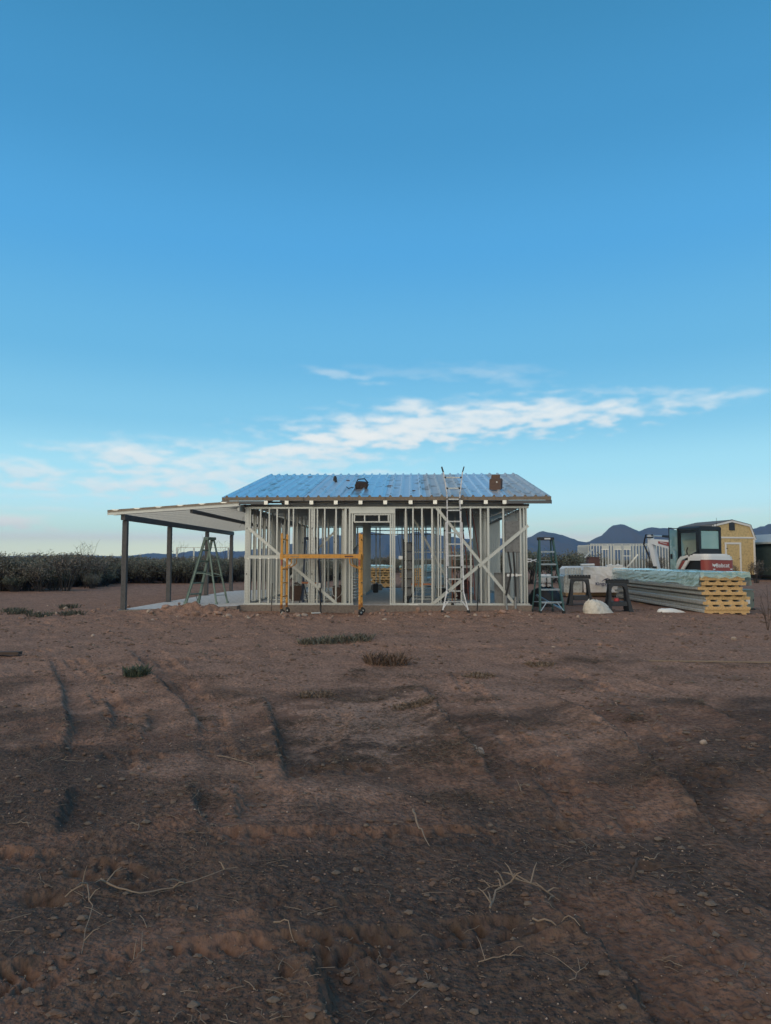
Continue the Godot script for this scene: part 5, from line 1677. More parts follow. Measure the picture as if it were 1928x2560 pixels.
func excavator() -> void:
	# heads away and to the left; its left side and its tail are seen
	var o := base("excavator", Vector3(11.72, 0.26, -26.4), deg_to_rad(21.0))
	tag(o, "white and red compact excavator with a black cab and its door open", "excavator")
	# tracks
	for s in [-1.0, 1.0]:
		var b := MB.new()
		var p := PackedVector2Array()
		for i in 9:
			var a := PI * 0.5 + PI * i / 8.0
			p.append(Vector2(-0.80 + 0.24 * cos(a), 0.25 + 0.24 * sin(a)))
		for i in 9:
			var a := -PI * 0.5 + PI * i / 8.0
			p.append(Vector2(0.80 + 0.24 * cos(a), 0.25 + 0.24 * sin(a)))
		b.prism(p, Transform3D(Basis(Vector3.UP, PI * 0.5), Vector3(0.62 * s, 0, 0)), 0.3)
		var tr := obj(b, M.black_rubber, "track", o)
		for i in 5:
			var w := MB.new()
			w.lathe([Vector2(0, -0.17), Vector2(0.1, -0.17), Vector2(0.1, 0.17), Vector2(0, 0.17)], Transform3D(Basis(Vector3.FORWARD, PI * 0.5), Vector3(0.62 * s, 0.22, -0.72 + 0.36 * i)), 10)
			obj(w, M.dark_grille, "roller", tr)
	box_part(Vector3(0, 0.52, 0), Vector3(0.9, 0.24, 1.0), M.dark_grille, "undercarriage", o)
	box_part(Vector3(0, 0.78, 0.0), Vector3(1.36, 0.26, 1.6), M.dark_grille, "turntable", o)
	# cab: posts and rails round glazed openings
	var x0 := -0.61
	var x1 := 0.44
	var z0 := -0.52
	var z1 := 0.52
	var yb := 0.92
	var yt := 2.50
	var K = M.cab_black
	var post := func(x: float, z: float, w: float, d: float, lo: float) -> void:
		box_part(Vector3(x, (lo + yt - 0.05) * 0.5, z), Vector3(w, yt - 0.05 - lo, d), K, "cab_post", o)
	post.call(x0 + 0.04, z0 + 0.05, 0.08, 0.10, yb)
	post.call(x1 - 0.04, z0 + 0.05, 0.08, 0.10, yb)
	post.call(x0 + 0.045, z1 - 0.06, 0.09, 0.16, yb)
	post.call(x1 - 0.045, z1 - 0.06, 0.09, 0.14, yb)
	# roof with rounded edges
	var rb := MB.new()
	rb.prism(PackedVector2Array([Vector2(x0 - 0.01, yt - 0.12), Vector2(x1 + 0.01, yt - 0.12), Vector2(x1 + 0.01, yt - 0.03), Vector2(x1 - 0.07, yt + 0.02), Vector2(x0 + 0.07, yt + 0.02), Vector2(x0 - 0.01, yt - 0.03)]), Transform3D(Basis(), Vector3(0, 0, (z0 + z1) * 0.5)), z1 - z0 + 0.02)
	obj(rb, K, "cab_roof", o)
	# lower rear wall of the cab, sloping sill of the side
	box_part(Vector3((x0 + x1) * 0.5, 1.57, z1 - 0.03), Vector3(x1 - x0, 0.26, 0.07), K, "rear_panel", o)
	var sp := MB.new()
	sp.prism(PackedVector2Array([Vector2(-0.52, 1.0), Vector2(0.50, 1.0), Vector2(0.50, 1.62), Vector2(0.30, 1.58), Vector2(0.0, 1.46), Vector2(-0.18, 1.30), Vector2(-0.30, 1.15)]), Transform3D(Basis(Vector3.UP, -PI * 0.5), Vector3(x0 + 0.05, 0, 0)), 0.06)
	obj(sp, K, "side_sill", o)
	box_part(Vector3((x0 + x1) * 0.5, yb + 0.03, 0), Vector3(x1 - x0, 0.06, z1 - z0), K, "cab_floor", o)
	# glass
	box_part(Vector3((x0 + x1) * 0.5, 2.02, z1 - 0.02), Vector3(x1 - x0 - 0.2, 0.66, 0.008), M.glass, "rear_window", o)
	var gs := MB.new()
	gs.bx(Vector3(x1 - 0.03, 2.02, -0.05), Vector3(0.008, 0.76, 0.9))
	obj(gs, M.glass, "side_window", o)
	gs = MB.new()
	gs.bx(Vector3((x0 + x1) * 0.5, 1.72, z0 + 0.03), Vector3(x1 - x0 - 0.16, 1.40, 0.008))
	obj(gs, M.glass, "windscreen", o)
	box_part(Vector3((x0 + x1) * 0.5, 2.16, z1 - 0.055), Vector3(0.02, 0.5, 0.02), K, "window_bar", o)
	box_part(Vector3(x0 + 0.05, 2.33, -0.02), Vector3(0.07, 0.07, 1.0), K, "door_header", o)
	# open door: hinged at the front post
	var dr := Node3D.new()
	put(dr, "door", o)
	dr.position = Vector3(x0, 0, z0 + 0.02)
	dr.rotation.y = deg_to_rad(-68.0)
	var D := 0.74
	box_part(Vector3(0, 1.68, D * 0.5), Vector3(0.012, 1.46, D - 0.08), M.glass, "door_glass", dr)
	for z in [0.03, D - 0.02]:
		box_part(Vector3(0, 1.70, z), Vector3(0.025, 1.58, 0.03), K, "door_frame", dr)
	for y in [0.94, 2.46]:
		box_part(Vector3(0, y, D * 0.5), Vector3(0.025, 0.03, D), K, "door_frame", dr)
	box_part(Vector3(0.03, 1.42, D - 0.12), Vector3(0.04, 0.18, 0.08), K, "handle", dr)
	# mirror on its arm
	var mr := Node3D.new()
	put(mr, "mirror", o)
	mr.position = Vector3(x0 - 0.02, 1.75, z0 - 0.02)
	tube_part([Vector3(0, -0.2, 0), Vector3(-0.16, -0.05, -0.02), Vector3(-0.20, 0.10, -0.02), Vector3(-0.19, 0.42, -0.02), Vector3(-0.02, 0.44, 0)], 0.016, K, "arm", mr)
	box_part(Vector3(-0.15, 0.22, -0.02), Vector3(0.13, 0.34, 0.05), K, "housing", mr)
	# seat and levers inside
	box_part(Vector3(-0.12, 1.40, 0.1), Vector3(0.46, 0.14, 0.46), K, "seat", o)
	var sb := box_part(Vector3(-0.12, 1.70, 0.34), Vector3(0.44, 0.55, 0.12), K, "backrest", o)
	sb.rotation.x = 0.0
	for s in [-0.42, 0.18]:
		tube_part([Vector3(s, 1.30, -0.18), Vector3(s - 0.02, 1.62, -0.26), Vector3(s, 1.76, -0.22)], 0.022, K, "lever", o)
		box_part(Vector3(s, 1.40, -0.05), Vector3(0.14, 0.18, 0.5), K, "console", o)
	tube_part([Vector3(x1 - 0.1, yt, z1 - 0.1), Vector3(x1 - 0.1, yt + 0.34, z1 - 0.08)], 0.006, K, "aerial", o)
	# hood: white shell round the engine, wide rounded tail
	var prof := PackedVector2Array()
	var tail := func(inset: float, z_front: float) -> PackedVector2Array:
		var q := PackedVector2Array()
		var w := 0.68 - inset
		var zz := 0.96 - inset
		q.append(Vector2(-w - 0.06, z_front))
		for i in 7:
			var a := PI - PI * 0.5 * i / 6.0
			q.append(Vector2(-w - 0.06 + 0.26 + 0.26 * cos(a), zz - 0.26 + 0.26 * sin(a)))
		for i in 7:
			var a := PI * 0.5 - PI * 0.5 * i / 6.0
			q.append(Vector2(w - 0.06 - 0.26 + 0.26 * cos(a), zz - 0.26 + 0.26 * sin(a)))
		q.append(Vector2(w - 0.06, z_front))
		return q
	var flat := Basis(Vector3.RIGHT, PI * 0.5)
	var hb := MB.new()
	hb.prism(tail.call(0.05, -0.30), Transform3D(flat, Vector3(0, 1.02, 0)), 0.52)
	obj(hb, M.dark_grille, "engine_bay", o)
	hb = MB.new()
	# the white top slopes over in two courses
	hb.prism(tail.call(0.0, 0.10), Transform3D(flat, Vector3(0, 1.345, 0)), 0.15)
	hb.prism(tail.call(0.04, 0.16), Transform3D(flat, Vector3(0, 1.445, 0)), 0.05)
	hb.prism(tail.call(0.10, 0.24), Transform3D(flat, Vector3(0, 1.49, 0)), 0.04)
	obj(hb, M.white_paint, "hood", o)
	# white slanting pillars on the left flank with a red wedge between
	var fl := Transform3D(Basis(Vector3.UP, -PI * 0.5), Vector3(-0.76, -0.19, 0))
	hb = MB.new()
	hb.prism(PackedVector2Array([Vector2(-0.60, 0.98), Vector2(-0.50, 0.98), Vector2(-0.16, 1.48), Vector2(0.12, 1.58), Vector2(0.12, 1.66), Vector2(-0.22, 1.60), Vector2(-0.36, 1.48)]), fl, 0.05)
	obj(hb, M.white_paint, "flank_pillar", o)
	hb = MB.new()
	hb.prism(PackedVector2Array([Vector2(-0.36, 0.98), Vector2(-0.20, 0.98), Vector2(0.22, 1.47), Vector2(0.05, 1.47)]), fl, 0.05)
	obj(hb, M.white_paint, "flank_pillar", o)
	hb = MB.new()
	hb.prism(PackedVector2Array([Vector2(-0.44, 1.02), Vector2(-0.37, 1.02), Vector2(0.03, 1.46), Vector2(-0.12, 1.46)]), fl, 0.03)
	obj(hb, M.red_paint, "red_wedge", o)
	# red tail cover: curved band with raised white rim, lettering and head mark
	hb = MB.new()
	var rim := MB.new()
	var ring := []
	var q: PackedVector2Array = tail.call(-0.02, 0.50)
	for i in range(1, q.size() - 1):
		ring.append(q[i])
	for i in ring.size() - 1:
		var a: Vector2 = ring[i]
		var c: Vector2 = ring[i + 1]
		var u0 := 1.31 - 0.07 * sin(PI * clampf((a.x + 0.45) / 0.9, 0.0, 1.0))
		var u1 := 1.31 - 0.07 * sin(PI * clampf((c.x + 0.45) / 0.9, 0.0, 1.0))
		var nn := Vector3(c.y - a.y, 0, a.x - c.x).normalized()
		if nn.dot(Vector3(a.x, 0, a.y)) < 0.0:
			nn = -nn
		hb.quad(Vector3(a.x, 0.85, a.y), Vector3(c.x, 0.85, c.y), Vector3(c.x, u1, c.y), Vector3(a.x, u0, a.y), nn)
		rim.bar(Vector3(a.x, u0, a.y) + nn * 0.004, Vector3(c.x, u1, c.y) + nn * 0.004, 0.02, 0.02, Vector3.UP)
		rim.bar(Vector3(a.x, 0.85, a.y) + nn * 0.004, Vector3(c.x, 0.85, c.y) + nn * 0.004, 0.02, 0.02, Vector3.UP)
	obj(hb, M.red_paint, "tail_cover", o)
	obj(rim, M.white_paint, "tail_rim", o)
	var z := 0.986
	text_part("Bobcat", 0.19, M.white_paint, Vector3(0.0, 1.09, z), o, "lettering")
	var hd := MB.new()
	hd.prism(PackedVector2Array([Vector2(-0.10, 0.07), Vector2(-0.04, 0.035), Vector2(0.04, 0.035), Vector2(0.10, 0.07), Vector2(0.075, 0.0), Vector2(0.10, -0.03), Vector2(0.03, -0.02), Vector2(0.02, -0.06), Vector2(-0.02, -0.06), Vector2(-0.03, -0.02), Vector2(-0.10, -0.03), Vector2(-0.075, 0.0)]), Transform3D(Basis(), Vector3(-0.39, 1.10, z)), 0.01)
	obj(hd, M.white_paint, "emblem", o)
	for s in [-0.40, 0.40]:
		box_part(Vector3(s, 0.96, 0.975), Vector3(0.10, 0.04, 0.02), M.white_plastic, "reflector", o)
	# boom in front: lug, boom, cylinder, arm reaching down
	var bm := MB.new()
	var bt := Transform3D(Basis(Vector3.UP, PI * 0.5), Vector3(0.05, 0, 0))
	# profile in (forward, up)
	bm.prism(PackedVector2Array([Vector2(0.75, 0.95), Vector2(0.98, 0.95), Vector2(1.25, 1.50), Vector2(1.55, 1.72), Vector2(2.60, 1.95), Vector2(2.66, 2.08), Vector2(2.45, 2.13), Vector2(1.50, 2.06), Vector2(1.22, 2.20), Vector2(1.10, 2.15), Vector2(1.02, 1.75)]), bt, 0.20)
	obj(bm, M.white_paint, "boom", o)
	bm = MB.new()
	bm.prism(PackedVector2Array([Vector2(1.55, 1.82), Vector2(2.15, 1.95), Vector2(2.15, 2.04), Vector2(1.52, 1.98)]), Transform3D(Basis(Vector3.UP, PI * 0.5), Vector3(-0.06, 0, 0)), 0.01)
	var dec := obj(bm, M.red_paint, "boom_decal", o)
	bm = MB.new()
	for i in 6:
		bm.box(Transform3D(Basis(Vector3.UP, PI * 0.5), Vector3(-0.068, 1.93 + 0.014 * i, -1.70 - 0.06 * i)), Vector3(0.035, 0.03, 0.004))
	obj(bm, M.white_plastic, "print", dec)
	tube_part([Vector3(0.05, 2.17, -1.25), Vector3(0.05, 2.24, -2.0)], 0.05, M.cab_black, "cylinder", o)
	tube_part([Vector3(0.05, 2.24, -2.0), Vector3(0.05, 2.28, -2.72)], 0.028, M.galvanised_bright, "ram", o)
	bm = MB.new()
	bm.prism(PackedVector2Array([Vector2(2.60, 2.32), Vector2(2.80, 2.34), Vector2(2.78, 1.95), Vector2(2.30, 0.45), Vector2(2.12, 0.45), Vector2(2.42, 1.60), Vector2(2.55, 2.0)]), bt, 0.15)
	obj(bm, M.white_paint, "arm", o)
	tube_part([Vector3(-0.08, 2.2, -2.4), Vector3(-0.09, 2.22, -2.85), Vector3(-0.09, 1.95, -2.95), Vector3(-0.09, 1.6, -2.75), Vector3(-0.09, 1.35, -2.62)], 0.028, M.black_rubber, "hose", o)
	tube_part([Vector3(0.0, 2.3, -2.5), Vector3(-0.02, 2.32, -2.9), Vector3(-0.04, 1.9, -2.98), Vector3(-0.04, 1.5, -2.7)], 0.024, M.black_rubber, "hose", o)
	for s in [-1.0, 1.0]:
		tube_part([Vector3(0.05 + 0.14 * s, 1.15, -0.95), Vector3(0.05 + 0.14 * s, 1.62, -1.18)], 0.05, M.cab_black, "lift_cylinder", o)
	# bucket at the end of the arm
	bm = MB.new()
	bm.prism(PackedVector2Array([Vector2(2.05, 0.50), Vector2(2.35, 0.55), Vector2(2.45, 0.25), Vector2(2.20, 0.02), Vector2(1.90, 0.05), Vector2(1.80, 0.25), Vector2(1.86, 0.26), Vector2(1.94, 0.12), Vector2(2.18, 0.10), Vector2(2.34, 0.28), Vector2(2.26, 0.44)]), bt, 0.5)
	obj(bm, M.dark_grille, "bucket", o)
	for i in 2:
		box_part(Vector3(0.05, 0.95 - 0.35 * i, -2.40 + 0.1 * i), Vector3(0.2, 0.18, 0.2), M.dark_grille, "linkage", o)

func shed() -> void:
	var o := base("yellow_shed", Vector3(22.45, 0.60, -46.0), deg_to_rad(11.0))
	tag(o, "pale yellow barn shaped shed with white trim", "shed")
	var w := 1.64
	var deep := 3.6
	var eave := 2.42
	var knee := Vector2(1.34, 3.22)
	var peak := 3.52
	var outline := PackedVector2Array([Vector2(-w, 0), Vector2(w, 0), Vector2(w, eave), Vector2(knee.x, knee.y), Vector2(0, peak), Vector2(-knee.x, knee.y), Vector2(-w, eave)])
	var b := MB.new()
	b.prism(outline, Transform3D(Basis(), Vector3(0, 0, -deep * 0.5)), deep)
	obj(b, M.shed_yellow, "wall", o)
	# roof leaves
	var roof_part := Node3D.new()
	put(roof_part, "roof", o)
	for s in [-1.0, 1.0]:
		for e in [[Vector2(w + 0.05, eave - 0.1), knee], [knee, Vector2(0, peak)]]:
			var a: Vector2 = e[0]
			var c: Vector2 = e[1]
			var off := Vector2(c.y - a.y, a.x - c.x).normalized() * 0.045
			if off.y < 0:
				off = -off
			b = MB.new()
			b.prism(PackedVector2Array([Vector2(a.x * s, a.y + 0.006), Vector2(c.x * s, c.y + 0.006), Vector2((c.x + off.x) * s, c.y + off.y), Vector2((a.x + off.x) * s, a.y + off.y)]), Transform3D(Basis(), Vector3(0, 0, -deep * 0.5)), deep + 0.16)
			obj(b, M.shingle, "shingles", roof_part)
			bar_part(Vector3(a.x * s, a.y - 0.05, 0.05), Vector3(c.x * s, c.y - 0.05, 0.05), 0.14, 0.05, M.trim_white, "barge_board", o, Vector3.UP)
	# trim, vent, door
	box_part(Vector3(0, eave - 0.02, 0.02), Vector3(w * 2.0, 0.10, 0.04), M.trim_white, "belt_board", o)
	for s in [-1.0, 1.0]:
		box_part(Vector3(s * (w - 0.05), eave * 0.5 - 0.05, 0.022), Vector3(0.12, eave - 0.16, 0.05), M.trim_white, "corner_board", o)
	var vent := box_part(Vector3(0.0, 3.12, 0.02), Vector3(0.40, 0.50, 0.04), M.cab_black, "vent", o)
	for i in 6:
		box_part(Vector3(0.0, 2.9 + 0.085 * i, 0.045), Vector3(0.36, 0.02, 0.02), M.fascia, "slat", vent)
	b = MB.new()
	b.lathe([Vector2(0, -0.03), Vector2(0.20, -0.03), Vector2(0.20, 0.03), Vector2(0, 0.03)], Transform3D(Basis(Vector3.RIGHT, PI * 0.5), Vector3(0, 3.38, 0.012)), 20)
	obj(b, M.cab_black, "arched_head", vent)
	var door := box_part(Vector3(0.02, 0.98, 0.015), Vector3(1.0, 1.95, 0.03), M.shed_yellow, "door", o)
	for s in [-1.0, 1.0]:
		box_part(Vector3(0.02 + s * 0.53, 0.99, 0.035), Vector3(0.12, 2.0, 0.04), M.trim_white, "door_trim", o)
	box_part(Vector3(0.02, 2.03, 0.036), Vector3(1.20, 0.12, 0.045), M.trim_white, "door_trim", o)
	box_part(Vector3(0.45, 1.05, 0.05), Vector3(0.08, 0.03, 0.05), M.black_plastic, "latch", door)
	for y in [0.3, 1.7]:
		box_part(Vector3(-0.42, y, 0.045), Vector3(0.14, 0.04, 0.03), M.black_plastic, "hinge", door)
	for x in [-1.2, 0.0, 1.2]:
		box_part(Vector3(x, -0.15, -deep * 0.5), Vector3(0.14, 0.28, deep - 0.1), M.twig_dark, "skid", o)
	# dark green store next to it
	o = base("green_store", Vector3(26.6, 0.30, -44.5), deg_to_rad(8.0))
	box_part(Vector3(0.6, 1.15, -2.0), Vector3(4.2, 2.3, 4.0), M.container_green, "wall", o)
	for i in 12:
		box_part(Vector3(-1.3 + 0.35 * i, 1.15, 0.02), Vector3(0.12, 2.2, 0.05), M.container_green, "rib", o)
	b = MB.new()
	b.prism(PackedVector2Array([Vector2(-1.62, 2.30), Vector2(2.85, 2.30), Vector2(2.85, 2.42), Vector2(0.6, 3.0), Vector2(-0.9, 2.95), Vector2(-1.62, 2.42)]), Transform3D(Basis(), Vector3(0, 0, -2.0)), 4.3)
	obj(b, M.pale_roof, "roof", o)
	tag(o, "dark green ribbed store with a pale metal roof next to the yellow shed", "store")

func far_frames() -> void:
	# a second building of studs further off
	var o := base("far_stud_building", Vector3(14.1, 0.28, -49.0), deg_to_rad(-6.0))
	tag(o, "pale steel stud building standing roofless behind the panel stack", "building")
	var long := 8.6
	for row in 2:
		var z := -0.0 - 5.0 * row
		for y in [0.02, 2.36]:
			box_part(Vector3(long * 0.5, y, z), Vector3(long, 0.06, 0.10), M.galvanised, "track", o)
		var x := 0.05
		while x < long:
			if not (row == 0 and ((x > 0.84 and x < 1.16) or (x > 1.70 and x < 2.02) or (x > 2.30 and x < 2.62))):
				stud(o, Vector3(x, 0.05, z + 0.05), 2.28, M.galvanised, 0.065 if row == 0 else 0.07, 0.10)
			x += 0.19 if row == 0 else 0.22
	for x in [1.0, 1.86, 2.46]:
		box_part(Vector3(x, 2.12, 0.06), Vector3(0.42, 0.30, 0.06), M.galvanised, "header", o)
		box_part(Vector3(x, 2.0, 0.055), Vector3(0.5, 0.05, 0.10), M.galvanised_bright, "lintel", o)
		if x > 2:
			box_part(Vector3(x, 1.55, 0.055), Vector3(0.5, 0.05, 0.10), M.galvanised_bright, "sill", o)
	for x in [0.0, long]:
		var z := -0.3
		while z > -4.9:
			stud(o, Vector3(x, 0.05, z), 2.28, M.galvanised, 0.08, 0.09, PI * 0.5)
			z -= 0.4
	bar_part(Vector3(2.2, 0.5, 0.14), Vector3(3.15, 1.65, 0.14), 0.10, 0.03, M.galvanised_bright, "brace", o)
	# an open post frame among the bushes
	o = base("pole_frame", Vector3(-13.2, 0.25, -45.0), 0.1)
	for x in [0.0, 1.05, 3.2]:
		box_part(Vector3(x, 1.05, 0.0), Vector3(0.09, 2.1, 0.09), M.galvanised, "post", o)
	box_part(Vector3(1.6, 2.09, 0.0), Vector3(3.3, 0.035, 0.06), M.galvanised, "cross_bar", o)
	tag(o, "thin pale post and rail frame standing among the bushes", "frame")

func bush_shapes(seed_: int, tall: float, wide: float, leaves: int, bare: float, tone: Vector3) -> Array:
	# many stems fanning from the ground, each forking twice; small leaves along the outer forks
	var r := RandomNumberGenerator.new()
	r.seed = seed_
	var st := MB.new()
	var lf := MB.new()
	var tips := []
	for i in 15:
		var a := r.randf() * TAU
		var out := r.randf_range(0.15, 1.0)
		var p0 := Vector3(cos(a), 0, sin(a)) * 0.06 * wide
		var dir := Vector3(cos(a) * out * wide * 0.5, tall * r.randf_range(0.7, 1.0), sin(a) * out * wide * 0.5)
		var bend := Vector3(r.randf_range(-0.15, 0.15), 0, r.randf_range(-0.15, 0.15)) * wide
		var p1 := p0 + dir * 0.4 + bend
		var p2 := p0 + dir * 0.75 + bend * 0.6
		st.tube([p0 - Vector3(0, 0.12, 0), p1, p2], 0.022, 0.010, 4, false)
		for k in 4:
			var s := p1.lerp(p2, r.randf())
			var e := s + Vector3(r.randf_range(-1, 1), r.randf_range(0.2, 1.1), r.randf_range(-1, 1)) * Vector3(wide * 0.24, tall * 0.28, wide * 0.24)
			st.tube([s, (s + e) * 0.5 + Vector3(r.randf_range(-0.04, 0.04), 0.02, r.randf_range(-0.04, 0.04)), e], 0.009, 0.004, 3, false)
			tips.append([s, e])
			for q in 2:
				var s2 := s.lerp(e, r.randf_range(0.4, 0.95))
				var e2 := s2 + Vector3(r.randf_range(-1, 1), r.randf_range(-0.1, 1.0), r.randf_range(-1, 1)) * tall * 0.15
				st.tube([s2, e2], 0.005, 0.003, 3, false)
				tips.append([s2, e2])
	for i in leaves:
		var t: Array = tips[r.randi() % tips.size()]
		var f := pow(r.randf(), 0.7)
		var p: Vector3 = (t[0] as Vector3).lerp(t[1], f) + Vector3(r.randfn(), r.randfn(), r.randfn()) * 0.05 * tall
		if r.randf() < bare:
			continue
		p.y = maxf(p.y, 0.04)
		var d := Vector3(r.randfn(), r.randfn() * 0.7 + 0.4, r.randfn()).normalized()
		var s := d.cross(Vector3(r.randfn(), r.randfn(), r.randfn())).normalized()
		var l := r.randf_range(0.035, 0.085)
		var w := l * r.randf_range(0.3, 0.5)
		var v := r.randf_range(0.7, 1.35)
		lf.col = Color(tone.x * v * r.randf_range(0.9, 1.15), tone.y * v, tone.z * v)
		var nn := s.cross(d)
		lf.quad(p, p + d * l * 0.5 + s * w, p + d * l, p + d * l * 0.5 - s * w, nn if nn.y > 0 else -nn)
	return [st.mesh(), lf.mesh()]

func scrub() -> void:
	var kinds := []
	var tones := [Vector3(0.145, 0.148, 0.112), Vector3(0.125, 0.138, 0.105), Vector3(0.155, 0.145, 0.115), Vector3(0.120, 0.136, 0.100), Vector3(0.15, 0.132, 0.105)]
	for i in 5:
		kinds.append(bush_shapes(100 + i, [1.55, 1.35, 1.75, 1.2, 1.9][i], [2.0, 1.9, 1.7, 1.8, 1.5][i], [3000, 2700, 2400, 2500, 1600][i], [0.0, 0.1, 0.1, 0.0, 0.4][i], tones[i]))
	var r := RandomNumberGenerator.new()
	r.seed = 5
	var add := func(kind: int, x: float, z: float, sc: float, label: String, group: String) -> void:
		var o := base("desert_bush", Vector3(x, G(x, z) - 0.02, z), r.randf() * TAU)
		o.scale = Vector3(sc * r.randf_range(0.9, 1.2), sc * r.randf_range(0.9, 1.1), sc * r.randf_range(0.9, 1.2))
		mi(kinds[kind][0], M.bark, "stem", o)
		mi(kinds[kind][1], M.scrub_leaf, "foliage", o)
		tag(o, label, "bush", group)
	# the front of the thicket beyond the patio
	var left := "dark olive desert bush at the front of the thicket beyond the patio"
	var gl := "bushes at the front of the thicket beyond the patio"
	var edge := [Vector2(-22.0, -27.0), Vector2(-17.5, -27.5), Vector2(-15.0, -28.5), Vector2(-13.4, -31.0), Vector2(-14.5, -36.0), Vector2(-15.4, -40.0), Vector2(-12.0, -40.0), Vector2(-8.6, -41.5), Vector2(-4.0, -44.0)]
	for i in edge.size() - 1:
		var n := int(edge[i].distance_to(edge[i + 1]) / 0.75)
		for k in n:
			var p: Vector2 = edge[i].lerp(edge[i + 1], (k + r.randf()) / n)
			add.call(r.randi() % 5, p.x + r.randf_range(-0.3, 0.3), p.y - r.randf_range(0.0, 1.8), lerpf(0.4, 1.05, pow(r.randf(), 1.5)), left, gl)
	# by the sheds and between the house and the panel stack
	for q in [[5.2, -37.0, 1.25], [6.6, -38.5, 1.45], [8.0, -39.5, 1.35], [9.4, -41.0, 1.5], [10.6, -42.5, 1.5], [12.0, -44.0, 1.3], [4.2, -40.0, 1.2], [11.3, -40.5, 0.9]]:
		add.call(r.randi() % 4, q[0], q[1], q[2], "tall dark mesquite bush between the house and the far stud building", "mesquite between the house and the far building")
	for q in [[20.2, -41.5, 0.62], [21.2, -40.8, 0.7], [22.4, -40.2, 0.75], [23.4, -41.0, 0.62], [17.0, -45.0, 0.9], [18.2, -44.0, 0.8]]:
		add.call(4, q[0], q[1], q[2], "sparse thorny bush in front of the yellow shed", "thorny bushes by the yellow shed")
	for q in [[24.6, -40.5, 0.8], [25.4, -40.0, 0.85], [26.2, -40.2, 0.8], [24.2, -42.0, 0.7]]:
		add.call(1, q[0], q[1], q[2], "low dark bush in front of the green store", "bushes by the green store")
	# bare stems standing up out of the thicket
	for q in [[-15.2, -36.0, 2.15], [-13.9, -33.0, 1.95], [-11.9, -41.0, 2.35], [-10.7, -43.0, 2.65], [-9.7, -43.5, 2.4]]:
		var b := MB.new()
		for i in 7:
			var a := r.randf() * TAU
			var d := Vector3(cos(a) * 0.45, q[2] * r.randf_range(0.85, 1.05), sin(a) * 0.45)
			var p2 := d * 0.6 + Vector3(r.randf_range(-0.1, 0.1), 0, 0)
			b.tube([Vector3(0, -0.05, 0), p2, d], 0.009, 0.003, 4, false)
			for k in 4:
				var s := p2.lerp(d, r.randf())
				b.tube([s, s + Vector3(r.randf_range(-0.25, 0.25), r.randf_range(0.05, 0.3), r.randf_range(-0.2, 0.2))], 0.006, 0.003, 3, false)
		var o := obj(b, M.twig_dark, "bare_shrub")
		o.position = Vector3(q[0], G(q[0], q[1]), q[1])
		tag(o, "leafless shrub rising above the thicket beyond the patio", "shrub", "leafless shrubs in the thicket")
	# the rest of the flat is one unbroken scrub
	for kind in 3:
		var pos := []
		for i in 900:
			var z := -40.0 - pow(r.randf(), 2.2) * 620.0
			var x := r.randf_range(-0.75, 0.75) * -z
			if z > -60.0 and x > -9.5 and x < 30.0:
				continue
			if x > 3.0 and x < 34.0 and z > -75.0 and z < -36.0:
				continue
			pos.append([x, z, r.randf_range(0.6, 1.1)])
		for i in 120:
			var x := r.randf_range(-30.0, -14.0)
			var z := r.randf_range(-41.0, -29.5) - 0.2 * (x + 14.0) * 0.0
			if x > -15.2 and z > -39.0:
				continue
			pos.append([x, z, r.randf_range(0.55, 1.0)])
		for i in 60:
			var x := r.randf_range(-16.0, -3.0)
			pos.append([x, r.randf_range(-60.0, -43.5), r.randf_range(0.55, 1.0)])
		var o := base("scrub_thicket", Vector3.ZERO)
		for part in 2:
			var mm := MultiMesh.new()
			mm.transform_format = MultiMesh.TRANSFORM_3D
			mm.mesh = kinds[kind][part]
			mm.instance_count = pos.size()
			var r2 := RandomNumberGenerator.new()
			r2.seed = 50 + kind
			for i in pos.size():
				var s: float = pos[i][2]
				var t := Transform3D(Basis(Vector3.UP, r2.randf() * TAU).scaled(Vector3(s * 1.15, s, s * 1.15)), Vector3(pos[i][0], G(pos[i][0], pos[i][1]) - 0.03, pos[i][1]))
				mm.set_instance_transform(i, t)
			var n := MultiMeshInstance3D.new()
			n.multimesh = mm
			n.material_override = M.bark if part == 0 else M.scrub_leaf
			put(n, "stems" if part == 0 else "foliage", o)
			n.set_meta("kind", "stuff")
		tag(o, ["low olive scrub filling the flat behind the lot", "grey green scrub mixed through the flat behind the lot", "brownish scrub mixed through the flat behind the lot"][kind], "scrub", "", "stuff")
	# sapling at the edge of the lot
	var sb := MB.new()
	for i in 5:
		var a := r.randf() * TAU
		var d := Vector3(cos(a) * 0.12, r.randf_range(0.45, 0.95), sin(a) * 0.12)
		sb.tube([Vector3(0, -0.05, 0), d * 0.5 + Vector3(0.02, 0, 0), d], 0.007, 0.003, 4, false)
		for k in 3:
			var s := d * r.randf_range(0.4, 0.9)
			sb.tube([s, s + Vector3(r.randf_range(-0.14, 0.14), r.randf_range(0.02, 0.14), r.randf_range(-0.1, 0.1))], 0.004, 0.002, 3, false)
	var sap := obj(sb, M.twig_dark, "bare_sapling")
	sap.position = Vector3(7.42, G(7.4, -13.9), -13.9)
	tag(sap, "thin bare sapling on the dirt before the panel stack", "sapling")

